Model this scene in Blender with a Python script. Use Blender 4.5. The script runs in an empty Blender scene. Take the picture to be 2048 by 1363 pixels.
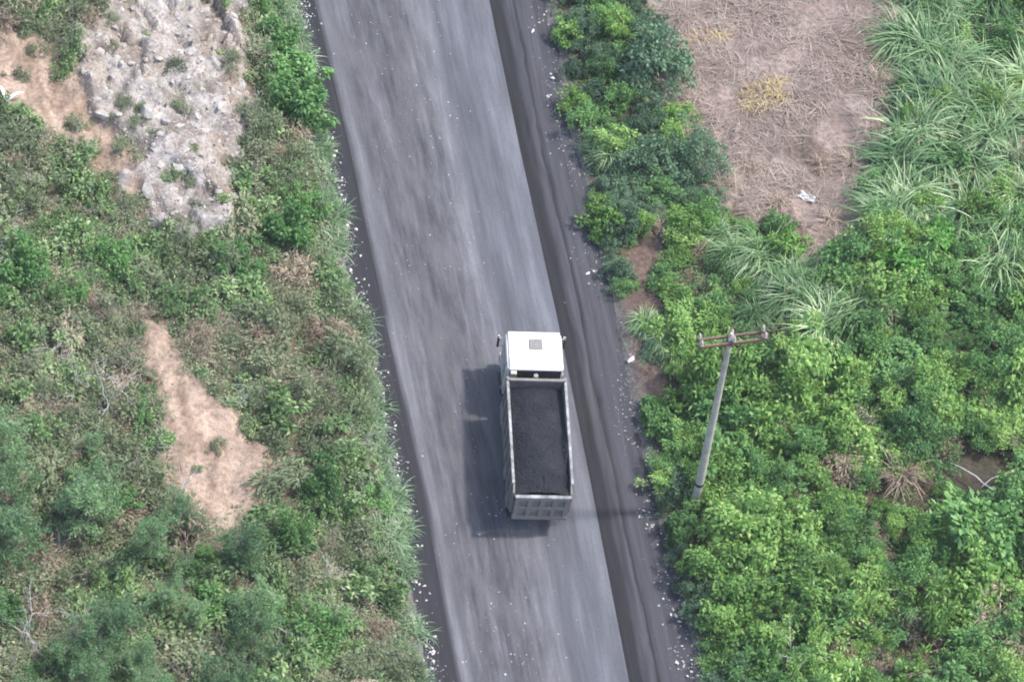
import bpy, bmesh, math
import numpy as np
from mathutils import Vector, Matrix

sc = bpy.context.scene
COL = sc.collection
PI = math.pi
rad = math.radians

# ------------------------------------------------------------------ camera
F_PX, PITCH, ROLL, SCALE = 6500.0, rad(54.0), rad(11.3), 46.5
DIST = F_PX / SCALE
fwd = np.array([0, math.cos(PITCH), -math.sin(PITCH)])
up0 = np.array([0, math.sin(PITCH), math.cos(PITCH)])
ri0 = np.array([1.0, 0, 0])
CR = math.cos(ROLL) * ri0 + math.sin(ROLL) * up0
CU = math.cos(ROLL) * up0 - math.sin(ROLL) * ri0
CPOS = -fwd * DIST
cd = bpy.data.cameras.new('camera')
cam = bpy.data.objects.new('camera', cd)
COL.objects.link(cam)
cd.sensor_width = 36.0
cd.lens = 36.0 * F_PX / 2048.0
cd.clip_start, cd.clip_end = 1.0, 3000.0
M = Matrix.Identity(4)
for i in range(3):
    M[i][0], M[i][1], M[i][2], M[i][3] = CR[i], CU[i], -fwd[i], CPOS[i]
cam.matrix_world = M
cd.dof.use_dof = True          # the drone's lens is slightly soft over the whole frame
cd.dof.focus_distance = 900.0
cd.dof.aperture_fstop = 1.8
sc.camera = cam

# ------------------------------------------------------------------ light
SUN_EL, SUN_AZ = rad(62.0), rad(72.0)      # azimuth from +Y towards +X
w = bpy.data.worlds.new('World'); sc.world = w; w.use_nodes = True
nt = w.node_tree
sky = nt.nodes.new('ShaderNodeTexSky'); sky.sky_type = 'NISHITA'
sky.sun_disc = False; sky.sun_elevation = SUN_EL; sky.sun_rotation = SUN_AZ
sky.dust_density = 2.5
bg = nt.nodes['Background']; bg.inputs['Strength'].default_value = 0.15
nt.links.new(sky.outputs[0], bg.inputs[0])
sd = bpy.data.lights.new('sun', 'SUN'); sd.energy = 2.05; sd.angle = rad(4.0); sd.color = (1.0, 0.95, 0.88)
sun = bpy.data.objects.new('sun', sd); COL.objects.link(sun)
sdir = Vector((math.sin(SUN_AZ) * math.cos(SUN_EL), math.cos(SUN_AZ) * math.cos(SUN_EL), math.sin(SUN_EL)))
sun.rotation_euler = sdir.to_track_quat('Z', 'Y').to_euler(); sun.location = sdir * 60
sc.view_settings.view_transform = 'Standard'; sc.view_settings.look = 'None'
sc.view_settings.exposure = 1.38; sc.view_settings.gamma = 1.0
sc.render.engine = 'CYCLES'
sc.cycles.max_bounces = 6; sc.cycles.diffuse_bounces = 3; sc.cycles.transmission_bounces = 3
sc.cycles.use_denoising = True

# ------------------------------------------------------------------ numeric helpers
def lattice(ix, iy, seed):
    h = (ix.astype(np.int64) * 374761393 + iy.astype(np.int64) * 668265263 + seed * 982451653) & 0xffffffff
    h = ((h ^ (h >> 13)) * 1274126177) & 0xffffffff
    return ((h ^ (h >> 16)) & 0xffff) / 65535.0
def vnoise(x, y, seed=0):
    x = np.asarray(x, float); y = np.asarray(y, float)
    ix, iy = np.floor(x), np.floor(y); fx, fy = x - ix, y - iy
    fx = fx * fx * (3 - 2 * fx); fy = fy * fy * (3 - 2 * fy)
    a, b = lattice(ix, iy, seed), lattice(ix + 1, iy, seed)
    c, d = lattice(ix, iy + 1, seed), lattice(ix + 1, iy + 1, seed)
    return (a * (1 - fx) + b * fx) * (1 - fy) + (c * (1 - fx) + d * fx) * fy
def fbm(x, y, seed=0, oct=4):
    s, a, t = 0, 1.0, 0
    x = np.asarray(x, float); y = np.asarray(y, float)
    for o in range(oct):
        s = s + a * vnoise(x * 2 ** o + 17.3 * o, y * 2 ** o - 9.1 * o, seed + o); t += a; a *= 0.5
    return s / t
def smooth(a, b, x):
    t = np.clip((x - a) / (b - a), 0, 1); return t * t * (3 - 2 * t)
def hit(px, py, z=0.0):
    v = fwd + CR * (px - 1024) / F_PX - CU * (py - 681.5) / F_PX
    return CPOS + v * ((z - CPOS[2]) / v[2])
def line_world(pts):
    q = np.array([hit(*p)[:2] for p in pts]); return q[np.argsort(q[:, 1])]
EDGE = {  # outer edges of the dirt shoulders and edges of the worn carriageway, from the photograph's pixels on the flat road
    'lo': line_world([(575, -80), (592, 0), (640, 250), (688, 480), (738, 720), (798, 1000), (858, 1363), (875, 1450)]),
    'li': line_world([(610, -80), (628, 0), (700, 300), (770, 640), (840, 950), (915, 1363), (934, 1450)]),
    'ri': line_world([(962, -80), (978, 0), (1040, 300), (1115, 640), (1180, 960), (1258, 1363), (1275, 1450)]),
    'ro': line_world([(1072, -80), (1090, 0), (1140, 270), (1212, 560), (1262, 800), (1305, 1000), (1395, 1363), (1415, 1450)]),
}
def edge_x(k, y):
    q = EDGE[k]; y = np.asarray(y, float)
    x = np.interp(y, q[:, 1], q[:, 0])
    lo, hi = q[0], q[-1]
    g = (hi[0] - lo[0]) / (hi[1] - lo[1])
    x = np.where(y < lo[1], lo[0] + (y - lo[1]) * g, x)
    return np.where(y > hi[1], hi[0] + (y - hi[1]) * g, x)
q = EDGE['li']; RG = (q[-1][0] - q[0][0]) / (q[-1][1] - q[0][1]); RC = 1 / math.hypot(1, RG)
def dist_left(x, y): return (edge_x('lo', y) - x) * RC
def dist_right(x, y): return (x - edge_x('ro', y)) * RC
ROCKY = None
def terrain(x, y):
    x = np.asarray(x, float); y = np.asarray(y, float)
    n1 = fbm(x * 0.25, y * 0.25, 3) - 0.5; n2 = fbm(x * 1.1, y * 1.1, 8) - 0.5
    wob = (fbm(x * 0.9, y * 0.9, 21) - 0.5) * 0.5
    dl = dist_left(x, y) + wob; dr = dist_right(x, y) + wob
    zl = 0.22 * smooth(-0.25, 0.5, dl) + 7.0 * (1 - np.exp(-np.maximum(dl, 0) / 24.0)) + smooth(0.3, 3, dl) * (n1 * 1.6 + n2 * 0.45)
    zr = 0.2 * smooth(-0.25, 0.5, dr) + 0.55 * (1 - np.exp(-np.maximum(dr, 0) / 4.0)) + smooth(0.3, 3, dr) * (n1 * 0.9 + n2 * 0.3)
    return np.where(dl > dr, zl, zr) - 0.10
def ground_hit(px, py):
    q = ground_hits([(px, py)])[0]; return q
def ground_hits(pts):
    P_ = np.array(pts, float); v = fwd[None] + CR[None] * ((P_[:, :1] - 1024) / F_PX) - CU[None] * ((P_[:, 1:] - 681.5) / F_PX)
    z = np.zeros(len(P_))
    for _ in range(14):
        p = CPOS + v * ((z - CPOS[2]) / v[:, 2])[:, None]; z = 0.4 * z + 0.6 * terrain(p[:, 0], p[:, 1])
    p[:, 2] = terrain(p[:, 0], p[:, 1]); return p
def poly_world(pts): return ground_hits(pts)[:, :2]
def inside(poly, x, y):
    x = np.asarray(x, float); y = np.asarray(y, float); r = np.zeros(x.shape, bool); n = len(poly); j = n - 1
    for i in range(n):
        xi, yi = poly[i]; xj, yj = poly[j]
        if yi != yj:
            r ^= ((yi > y) != (yj > y)) & (x < (xj - xi) * (y - yi) / (yj - yi) + xi)
        j = i
    return r
def jit_in(poly, x, y, amp=0.55, seed=40):
    jx = (fbm(x * 0.8, y * 0.8, seed) - 0.5) * 4 * amp; jy = (fbm(x * 0.8, y * 0.8, seed + 7) - 0.5) * 4 * amp
    return inside(poly, x + jx, y + jy)
def pixel_of(p):
    v = np.asarray(p) - CPOS; d = v @ fwd
    return 1024 + F_PX * (v @ CR) / d, 681.5 - F_PX * (v @ CU) / d

Z = {k: poly_world(v) for k, v in {
    'rock': [(210, -60), (450, -60), (505, 60), (495, 200), (475, 330), (465, 450), (420, 470), (320, 470), (280, 390), (290, 310), (190, 250), (140, 150), (190, 60)],
    'dirt_a': [(-80, 70), (60, 65), (160, 160), (230, 250), (280, 340), (300, 420), (210, 370), (110, 260), (20, 225), (-80, 220)],
    'dirt_b': [(288, 638), (345, 645), (378, 740), (450, 808), (525, 885), (572, 940), (520, 978), (485, 1065), (430, 1065), (365, 1005), (318, 965), (335, 850), (314, 780), (282, 700)],
    'field': [(1275, -80), (1800, -80), (1800, 60), (1770, 160), (1790, 260), (1740, 360), (1745, 440), (1720, 500), (1650, 590), (1590, 540), (1550, 460), (1440, 420), (1390, 340), (1405, 280), (1325, 220), (1300, 100)],
    'scar_front': [(280, 670), (314, 790), (330, 870), (312, 980), (360, 1050), (425, 1110), (500, 1110), (535, 1000), (580, 950), (460, 810), (385, 735), (350, 650), (290, 640)],
    'gap': [(1255, 480), (1330, 440), (1335, 540), (1300, 640), (1335, 740), (1330, 790), (1265, 770), (1250, 700), (1235, 620)],
    'hollow': [(1880, 890), (1990, 880), (2020, 960), (2000, 1040), (1940, 1040), (1870, 960)],
    'feathery': [(-120, 830), (150, 800), (330, 860), (330, 1000), (520, 1120), (560, 1300), (520, 1450), (-120, 1450)],
    'greenedge': [(470, -80), (580, -80), (640, 260), (620, 300), (540, 180)],
    'bushdark': [(1095, -80), (1300, -80), (1340, 120), (1350, 230), (1420, 280), (1400, 330), (1440, 400), (1330, 430), (1250, 470), (1190, 480), (1150, 300)],
    'grassy': [(1770, -80), (2160, -80), (2160, 580), (1950, 590), (1870, 470), (1730, 480), (1730, 280), (1760, 200)],
    'pit': [(1650, 1000), (1760, 1000), (1790, 1100), (1700, 1110)],
}.items()}

# ------------------------------------------------------------------ mesh helpers
class MB:
    def __init__(s): s.v = []; s.q = []; s.t = []; s.n = 0
    def add(s, v, quads=None, tris=None):
        v = np.asarray(v, np.float32).reshape(-1, 3)
        if quads is not None and len(quads): s.q.append(np.asarray(quads, np.int64).reshape(-1, 4) + s.n)
        if tris is not None and len(tris): s.t.append(np.asarray(tris, np.int64).reshape(-1, 3) + s.n)
        s.v.append(v); s.n += len(v)
    def mesh(s, name, mat=None, smooth_=False):
        me = bpy.data.meshes.new(name)
        v = np.concatenate(s.v) if s.v else np.zeros((0, 3), np.float32)
        q = np.concatenate(s.q) if s.q else np.zeros((0, 4), np.int64)
        t = np.concatenate(s.t) if s.t else np.zeros((0, 3), np.int64)
        me.vertices.add(len(v)); me.vertices.foreach_set('co', v.ravel())
        me.loops.add(len(q) * 4 + len(t) * 3)
        me.loops.foreach_set('vertex_index', np.concatenate([q.ravel(), t.ravel()]).astype(np.int32))
        me.polygons.add(len(q) + len(t))
        st = np.concatenate([np.arange(len(q)) * 4, len(q) * 4 + np.arange(len(t)) * 3]).astype(np.int32)
        me.polygons.foreach_set('loop_start', st)
        me.update(calc_edges=True); me.validate()
        if smooth_: me.polygons.foreach_set('use_smooth', np.ones(len(me.polygons), bool))
        if mat: me.materials.append(mat)
        return me
def link(name, data, parent=None, loc=(0, 0, 0), rot=(0, 0, 0), scale=(1, 1, 1), **props):
    o = bpy.data.objects.new(name, data); COL.objects.link(o)
    o.parent = parent; o.location = loc; o.rotation_euler = rot; o.scale = scale
    for k, v in props.items(): o[k] = v
    return o
def unit(v): return v / np.maximum(np.linalg.norm(v, axis=-1, keepdims=True), 1e-9)
def leaves(mb, pos, axis, nrm, ln, wd, cup=0.15):
    """kite-shaped leaves: one quad each, base at pos"""
    axis = unit(axis); side = unit(np.cross(axis, nrm)); nrm = unit(np.cross(side, axis))
    ln = np.asarray(ln)[:, None]; wd = np.asarray(wd)[:, None]
    a = pos; c = pos + axis * ln - nrm * ln * cup
    m = pos + axis * ln * 0.5 + nrm * ln * 0.08
    v = np.stack([a, m + side * wd * 0.5, c, m - side * wd * 0.5], 1)
    n = len(pos); mb.add(v.reshape(-1, 3), quads=np.arange(n * 4).reshape(n, 4))
def blades(mb, pos, dirv, ln, wd, droop, seg=4, lift=1.0):
    """arching grass blades: dirv horizontal direction and initial rise"""
    n = len(pos); ln = np.asarray(ln)[:, None]; wd = np.asarray(wd); dirv = unit(dirv)
    h = dirv.copy(); h[:, 2] = 0; h = unit(h + 1e-6)
    side = np.cross(h, np.array([0, 0, 1.0]))
    rows = []; p = pos.copy(); d = dirv.copy()
    for k in range(seg + 1):
        f = k / seg; wk = (wd * (1 - f) ** 0.7 * (0.55 + 0.9 * min(f * 3, 0.5)) + 0.002)[:, None]
        rows.append(np.stack([p - side * wk * 0.5, p + side * wk * 0.5], 1))
        p = p + d * ln / seg
        d = unit(d + np.array([0, 0, -1.0]) * (np.asarray(droop)[:, None] / seg) + h * 0.12)
    v = np.stack(rows, 1)          # n, seg+1, 2, 3
    base = (np.arange(n) * (seg + 1) * 2)[:, None, None]
    k = np.arange(seg)[None, :, None] * 2
    q = base + k + np.array([0, 1, 3, 2])[None, None, :]
    mb.add(v.reshape(-1, 3), quads=q.reshape(-1, 4))
def tube(mb, pts, radii, sides=5):
    pts = np.asarray(pts, float); n = len(pts); t = unit(np.gradient(pts, axis=0))
    ref = np.array([0, 0, 1.0]) if abs(t[0][2]) < 0.9 else np.array([1.0, 0, 0])
    a = unit(np.cross(t, ref)); b = np.cross(t, a)
    ang = np.arange(sides) * 2 * PI / sides
    ring = pts[:, None] + np.asarray(radii)[:, None, None] * (a[:, None] * np.cos(ang)[None, :, None] + b[:, None] * np.sin(ang)[None, :, None])
    v = ring.reshape(-1, 3)
    i = np.arange(n - 1)[:, None] * sides; j = np.arange(sides)[None, :]; j2 = (j + 1) % sides
    q = np.stack([i + j, i + j2, i + sides + j2, i + sides + j], -1).reshape(-1, 4)
    v = np.concatenate([v, pts[-1:]]); tip = n * sides
    tr = [((n - 1) * sides + k, (n - 1) * sides + (k + 1) % sides, tip) for k in range(sides)]
    mb.add(v, quads=q, tris=tr)
def rnd_dirs(r, n, upmin=-1.0):
    z = r.uniform(upmin, 1, n); a = r.uniform(0, 2 * PI, n); s = np.sqrt(1 - z * z)
    return np.stack([s * np.cos(a), s * np.sin(a), z], 1)

# ------------------------------------------------------------------ materials
def new_mat(name):
    m = bpy.data.materials.new(name); m.use_nodes = True; m.node_tree.nodes.clear()
    return m, m.node_tree
def nd(t, typ, **kw):
    n = t.nodes.new(typ)
    for k, v in kw.items():
        if k.startswith('i_'): n.inputs[k[2:].replace('_', ' ')].default_value = v
        elif isinstance(k, str) and k.startswith('n'): n.inputs[int(k[1:])].default_value = v
        else: setattr(n, k, v)
    return n
def ramp(t, fac, stops, interp='LINEAR'):
    r = t.nodes.new('ShaderNodeValToRGB'); r.color_ramp.interpolation = interp
    e = r.color_ramp.elements
    while len(e) > 1: e.remove(e[-1])
    e[0].position = stops[0][0]; e[0].color = (*stops[0][1], 1)
    for p, c in stops[1:]:
        k = e.new(p); k.color = (*c, 1)
    t.links.new(fac, r.inputs[0]); return r.outputs[0]
def mixc(t, fac, a, b, blend='MIX'):
    m = t.nodes.new('ShaderNodeMix'); m.data_type = 'RGBA'; m.blend_type = blend
    for s, v in ((0, fac), (6, a), (7, b)):
        if hasattr(v, 'is_linked') or hasattr(v, 'links'): t.links.new(v, m.inputs[s])
        else: m.inputs[s].default_value = v if s == 0 else (*v, 1)
    return m.outputs[2]
def mathn(t, op, a, b=0.0, clamp=False):
    m = t.nodes.new('ShaderNodeMath'); m.operation = op; m.use_clamp = clamp
    for s, v in ((0, a), (1, b)):
        if hasattr(v, 'links'): t.links.new(v, m.inputs[s])
        else: m.inputs[s].default_value = v
    return m.outputs[0]
def noise(t, vec, scale, detail=3, rough=0.55):
    n = t.nodes.new('ShaderNodeTexNoise'); n.inputs['Scale'].default_value = scale
    n.inputs['Detail'].default_value = detail; n.inputs['Roughness'].default_value = rough
    if vec is not None: t.links.new(vec, n.inputs['Vector'])
    return n.outputs['Fac']
def finish(t, color, rough=0.8, spec=0.3, bump=None, bstr=0.3, bdist=0.05, metal=0.0, trans=0.0, transcol=None):
    p = t.nodes.new('ShaderNodeBsdfPrincipled'); out = t.nodes.new('ShaderNodeOutputMaterial')
    if hasattr(color, 'links'): t.links.new(color, p.inputs['Base Color'])
    else: p.inputs['Base Color'].default_value = (*color, 1)
    if hasattr(rough, 'links'): t.links.new(rough, p.inputs['Roughness'])
    else: p.inputs['Roughness'].default_value = rough
    p.inputs['Specular IOR Level'].default_value = spec; p.inputs['Metallic'].default_value = metal
    if bump is not None:
        b = t.nodes.new('ShaderNodeBump'); b.inputs['Strength'].default_value = bstr; b.inputs['Distance'].default_value = bdist
        t.links.new(bump, b.inputs['Height']); t.links.new(b.outputs[0], p.inputs['Normal'])
    sh = p.outputs[0]
    if trans > 0:
        tr = t.nodes.new('ShaderNodeBsdfTranslucent'); mx = t.nodes.new('ShaderNodeMixShader'); mx.inputs[0].default_value = trans
        t.links.new(transcol if transcol is not None else color, tr.inputs[0])
        t.links.new(p.outputs[0], mx.inputs[1]); t.links.new(tr.outputs[0], mx.inputs[2]); sh = mx.outputs[0]
    t.links.new(sh, out.inputs[0])
def leaf_mat(name, stops, objvar=0.35, rough=0.5, spec=0.35, trans=0.28):
    """leaf colours vary from leaf to leaf and from plant to plant"""
    m, t = new_mat(name)
    g = t.nodes.new('ShaderNodeNewGeometry'); oi = t.nodes.new('ShaderNodeObjectInfo')
    f = mathn(t, 'ADD', mathn(t, 'MULTIPLY', g.outputs['Random Per Island'], 1 - objvar), mathn(t, 'MULTIPLY', oi.outputs['Random'], objvar))
    c = ramp(t, f, stops)
    br = mathn(t, 'ADD', mathn(t, 'MULTIPLY', oi.outputs['Random'], 0.42), 0.98)
    c = mixc(t, 1.0, c, (1, 1, 1), 'MULTIPLY'); 
    hs = t.nodes.new('ShaderNodeHueSaturation'); t.links.new(c, hs.inputs['Color']); t.links.new(br, hs.inputs['Value'])
    finish(t, hs.outputs[0], rough, spec, trans=trans)
    return m
def plain_mat(name, a, b, scale=6.0, rough=0.8, spec=0.3, bstr=0.2, bdist=0.01, metal=0.0, lo=0.35, hi=0.7):
    m, t = new_mat(name); tc = t.nodes.new('ShaderNodeTexCoord')
    n = noise(t, tc.outputs['Object'], scale, 5, 0.6)
    finish(t, ramp(t, n, [(lo, a), (hi, b)]), rough, spec, n, bstr, bdist, metal)
    return m

MAT = {}
MAT['lime'] = leaf_mat('lime_leaf', [(0, (0.045, 0.125, 0.03)), (0.3, (0.10, 0.22, 0.05)), (0.6, (0.175, 0.32, 0.08)), (0.9, (0.29, 0.41, 0.14)), (1, (0.40, 0.47, 0.22))], trans=.36)
MAT['green'] = leaf_mat('green_leaf', [(0, (0.035, 0.10, 0.036)), (0.5, (0.09, 0.21, 0.062)), (1, (0.20, 0.345, 0.12))], trans=.34)
MAT['vivid'] = leaf_mat('vivid_leaf', [(0, (0.05, 0.17, 0.03)), (0.5, (0.10, 0.28, 0.05)), (1, (0.19, 0.40, 0.08))], trans=.34)
MAT['dark'] = leaf_mat('blue_green_leaf', [(0, (0.035, 0.08, 0.048)), (0.5, (0.075, 0.145, 0.08)), (1, (0.16, 0.25, 0.15))], trans=.3)
MAT['olive'] = leaf_mat('olive_leaf', [(0, (0.06, 0.09, 0.05)), (0.45, (0.115, 0.16, 0.08)), (0.8, (0.20, 0.22, 0.13)), (1, (0.31, 0.28, 0.21))])
MAT['feather'] = leaf_mat('feathery_leaf', [(0, (0.035, 0.09, 0.04)), (0.5, (0.09, 0.18, 0.075)), (1, (0.22, 0.32, 0.16))])
MAT['grass'] = leaf_mat('grass_blade', [(0, (0.045, 0.11, 0.045)), (0.4, (0.10, 0.20, 0.08)), (0.75, (0.21, 0.31, 0.15)), (0.93, (0.40, 0.46, 0.28)), (1, (0.42, 0.35, 0.22))], rough=0.42, spec=0.45, trans=.34)
MAT['edgegrass'] = leaf_mat('roadside_blade', [(0, (0.06, 0.12, 0.06)), (0.5, (0.115, 0.20, 0.095)), (0.85, (0.24, 0.31, 0.19)), (1, (0.44, 0.46, 0.36))], rough=0.45, spec=0.4, trans=.32)
MAT['dry'] = leaf_mat('dry_stalk', [(0, (0.13, 0.095, 0.07)), (0.5, (0.24, 0.185, 0.14)), (1, (0.40, 0.33, 0.25))], trans=0.1, spec=0.2)
MAT['straw'] = leaf_mat('fallen_straw', [(0, (0.08, 0.058, 0.05)), (0.5, (0.155, 0.12, 0.102)), (0.85, (0.24, 0.195, 0.165)), (1, (0.34, 0.29, 0.235))], trans=0.05, spec=0.2)
MAT['yellowdry'] = leaf_mat('yellowed_blade', [(0, (0.24, 0.17, 0.07)), (0.5, (0.36, 0.28, 0.12)), (1, (0.46, 0.38, 0.19))], trans=0.1)
MAT['weed'] = leaf_mat('weed_leaf', [(0, (0.05, 0.10, 0.045)), (0.35, (0.10, 0.185, 0.07)), (0.65, (0.17, 0.27, 0.10)), (0.85, (0.27, 0.34, 0.18)), (1, (0.38, 0.38, 0.28))], trans=.3)
MAT['mixweed'] = leaf_mat('mixed_weed_leaf', [(0, (0.05, 0.085, 0.048)), (0.3, (0.095, 0.155, 0.075)), (0.55, (0.155, 0.225, 0.11)), (0.75, (0.23, 0.265, 0.16)), (0.9, (0.29, 0.26, 0.205)), (1, (0.44, 0.42, 0.36))])
MAT['bark'] = plain_mat('grey_bark', (0.14, 0.12, 0.10), (0.30, 0.28, 0.25), 9)
MAT['deadwood'] = plain_mat('bleached_wood', (0.28, 0.27, 0.26), (0.5, 0.49, 0.47), 9)
MAT['stem'] = plain_mat('green_brown_stem', (0.07, 0.08, 0.03), (0.16, 0.13, 0.07), 9)
MAT['rock'] = plain_mat('pale_rock', (0.25, 0.235, 0.22), (0.42, 0.40, 0.375), 2.2, 0.9, 0.2, 0.6, 0.05)
MAT['stone'] = plain_mat('pale_stone', (0.36, 0.35, 0.34), (0.62, 0.61, 0.59), 6, 0.9, 0.2, 0.4, 0.02)
MAT['gravel'] = leaf_mat('gravel_bits', [(0, (0.16, 0.16, 0.165)), (0.5, (0.30, 0.30, 0.30)), (0.8, (0.5, 0.5, 0.49)), (1, (0.68, 0.67, 0.66))], trans=0.0, spec=0.2, rough=0.9)

# ------------------------------------------------------------------ ground
def axis_coords(a, b, step, far):
    core = np.arange(a, b + step / 2, step); ext = []
    s, p = step, 0.0
    while p < far: s *= 1.35; p += s; ext.append(p)
    ext = np.array(ext); return np.concatenate([a - ext[::-1], core, b + ext])
gx = axis_coords(-30, 31, 0.15, 260); gy = axis_coords(-24, 30, 0.15, 260)
X, Y = np.meshgrid(gx, gy); ny, nx = X.shape
def blur(a, k=2):
    for _ in range(k):
        a = a.copy(); a[1:-1] = (a[:-2] + 2 * a[1:-1] + a[2:]) / 4; a[:, 1:-1] = (a[:, :-2] + 2 * a[:, 1:-1] + a[:, 2:]) / 4
    return a
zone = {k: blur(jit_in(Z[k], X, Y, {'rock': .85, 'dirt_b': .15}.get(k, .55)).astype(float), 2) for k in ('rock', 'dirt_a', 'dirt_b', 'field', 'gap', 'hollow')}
H = terrain(X, Y)
rid = 1 - np.abs(fbm(X * 0.9, Y * 0.9, 60) * 2 - 1) * 2
rd2 = 1 - np.abs(fbm(X * 2.1 + Y * .6, Y * 1.5, 64) * 2 - 1) * 2
def facets(x, y, seed):
    # broken, blocky strata: every cell is a tilted facet at its own height
    best = np.full(x.shape, 9e9); h = np.zeros(x.shape); ix, iy = np.floor(x), np.floor(y)
    for a in (-1, 0, 1):
        for b in (-1, 0, 1):
            cx_, cy_ = ix + a, iy + b; ox = cx_ + lattice(cx_, cy_, seed); oy = cy_ + lattice(cx_, cy_, seed + 1); d = (x - ox) ** 2 + (y - oy) ** 2
            hh_ = lattice(cx_, cy_, seed + 2) + (x - ox) * (lattice(cx_, cy_, seed + 3) - .5) * 1.6 + (y - oy) * (lattice(cx_, cy_, seed + 4) - .5) * 1.6
            m_ = d < best; best = np.where(m_, d, best); h = np.where(m_, hh_, h)
    return h
jx_ = (fbm(X * 1.5, Y * 1.5, 68) - .5) * 1.2
XR, YR = X * .8 - Y * .6 + jx_, X * .6 + Y * .8 + jx_
fc1, fc2 = facets(XR * .55, YR * .95, 400), facets(XR * 1.6, YR * 2.2, 420)
H = H + zone['rock'] * (rid * 0.25 + fc1 * .55 + fc2 * .2 + (fbm(X * 3, Y * 3, 66) - 0.5) * 0.15)
dirt = np.maximum(zone['dirt_a'], zone['dirt_b'])
H = H + dirt * ((fbm(X * 1.6, Y * 0.6, 71) - 0.5) * 0.5 + (fbm(X * 5 + Y * 2, Y * 2, 73) - .5) * .16) - 0.35 * zone['hollow'] - zone['field'] * (fbm(X * .5, Y * .5, 72) - 0.5) * 0.25
soil = np.stack([0.085 + 0 * X, 0.068 + 0 * X, 0.048 + 0 * X], -1)
soil *= (0.65 + 0.7 * fbm(X * 0.7, Y * 0.7, 80))[..., None]
def paint(c, zmask, col, var, seed, sc_=1.0):
    n = fbm(X * sc_, Y * sc_, seed, 5); col = np.array(col) * .74
    cc = np.array(col)[None, None] * (1 - var + 2 * var * n)[..., None]
    return c * (1 - zmask[..., None]) + cc * zmask[..., None]
leftm = smooth(0.2, 1.0, dist_left(X, Y)) * smooth(0.45, 0.62, fbm(X * 0.35, Y * 0.35, 84))
c = paint(soil, np.maximum(leftm * 0.7, .25 * smooth(.2, 1, dist_left(X, Y))), (0.22, 0.175, 0.14), 0.35, 85, 1.4)
c = paint(c, zone['field'], (0.27, 0.215, 0.19), 0.6, 81, 0.7)
c = paint(c, zone['field'] * smooth(0.52, 0.7, fbm(X * 0.6, Y * 0.6, 95)), (0.33, 0.28, 0.245), 0.3, 96, 2)
c = paint(c, zone['field'] * smooth(.55, .68, fbm(X * .45 + 5, Y * .45, 97)) * .8, (0.15, 0.115, 0.095), 0.4, 98, 1.5)
c = paint(c, zone['gap'], (0.17, 0.125, 0.105), 0.35, 82, 1.2)
c = paint(c, zone['hollow'], (0.075, 0.068, 0.05), 0.4, 88, 1.5)  # shade lying in the hollow, put into the soil colour as a darker tone
c = paint(c, dirt, (0.42, 0.325, 0.255), 0.4, 83, 1.3)
c = paint(c, dirt * smooth(.5, .68, fbm(X * 2.2 + Y, Y * .7, 98)), (0.29, 0.215, 0.165), 0.3, 99, 3)
c = paint(c, zone['rock'], (0.44, 0.41, 0.385), 0.45, 86, 2.2)
c = paint(c, zone['rock'] * smooth(.54, .70, fbm(X * 1.1 - Y * .5, Y * 0.5 + X * .3, 100)) * .85, (0.20, 0.18, 0.165), 0.4, 101, 2)      # earth washed into the crevices
c = paint(c, zone['rock'] * smooth(.55, .72, fbm(X * .5, Y * .5, 102)) * .7, (0.36, 0.29, 0.23), 0.3, 103, 2)
c = paint(c, zone['rock'] * smooth(.35, .1, fc1) * .5, (0.17, 0.15, 0.135), 0.4, 104, 2)
near = np.maximum(smooth(0.9, 0.0, dist_left(X, Y)), 0) * (dist_left(X, Y) > -1) + smooth(0.9, 0.0, dist_right(X, Y)) * (dist_right(X, Y) > -1)
c = paint(c, np.clip(near, 0, 1), (0.16, 0.155, 0.155), 0.35, 87, 2.5)
m, t = new_mat('bank_soil')
at = nd(t, 'ShaderNodeAttribute', attribute_name='ground_colour'); tc = t.nodes.new('ShaderNodeTexCoord')
n1 = noise(t, tc.outputs['Object'], 4.5, 6, 0.65); n2 = noise(t, tc.outputs['Object'], 22, 4, 0.6)
cc = mixc(t, 1.0, at.outputs['Color'], ramp(t, n1, [(0.3, (0.62, 0.6, 0.6)), (0.7, (1.3, 1.3, 1.3))]), 'MULTIPLY')
cc = mixc(t, 1.0, cc, ramp(t, n2, [(0.3, (0.75, 0.75, 0.75)), (0.7, (1.2, 1.2, 1.2))]), 'MULTIPLY')
finish(t, cc, 0.95, 0.1, n1, 0.7, 0.12)
MAT['soil'] = m
mb = MB(); i = np.arange(ny - 1)[:, None] * nx + np.arange(nx - 1)[None]
mb.add(np.stack([X, Y, H], -1).reshape(-1, 3), quads=np.stack([i, i + 1, i + nx + 1, i + nx], -1).reshape(-1, 4))
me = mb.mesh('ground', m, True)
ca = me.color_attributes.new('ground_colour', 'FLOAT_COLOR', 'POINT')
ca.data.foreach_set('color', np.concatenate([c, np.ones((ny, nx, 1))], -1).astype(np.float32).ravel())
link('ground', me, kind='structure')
def surf(x, y):
    """height of the built ground, zone relief included"""
    x = np.asarray(x, float); y = np.asarray(y, float)
    ix = np.clip(np.searchsorted(gx, x) - 1, 0, nx - 2); iy = np.clip(np.searchsorted(gy, y) - 1, 0, ny - 2)
    fx = (x - gx[ix]) / (gx[ix + 1] - gx[ix]); fy = (y - gy[iy]) / (gy[iy + 1] - gy[iy])
    return (H[iy, ix] * (1 - fx) + H[iy, ix + 1] * fx) * (1 - fy) + (H[iy + 1, ix] * (1 - fx) + H[iy + 1, ix + 1] * fx) * fy

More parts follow.
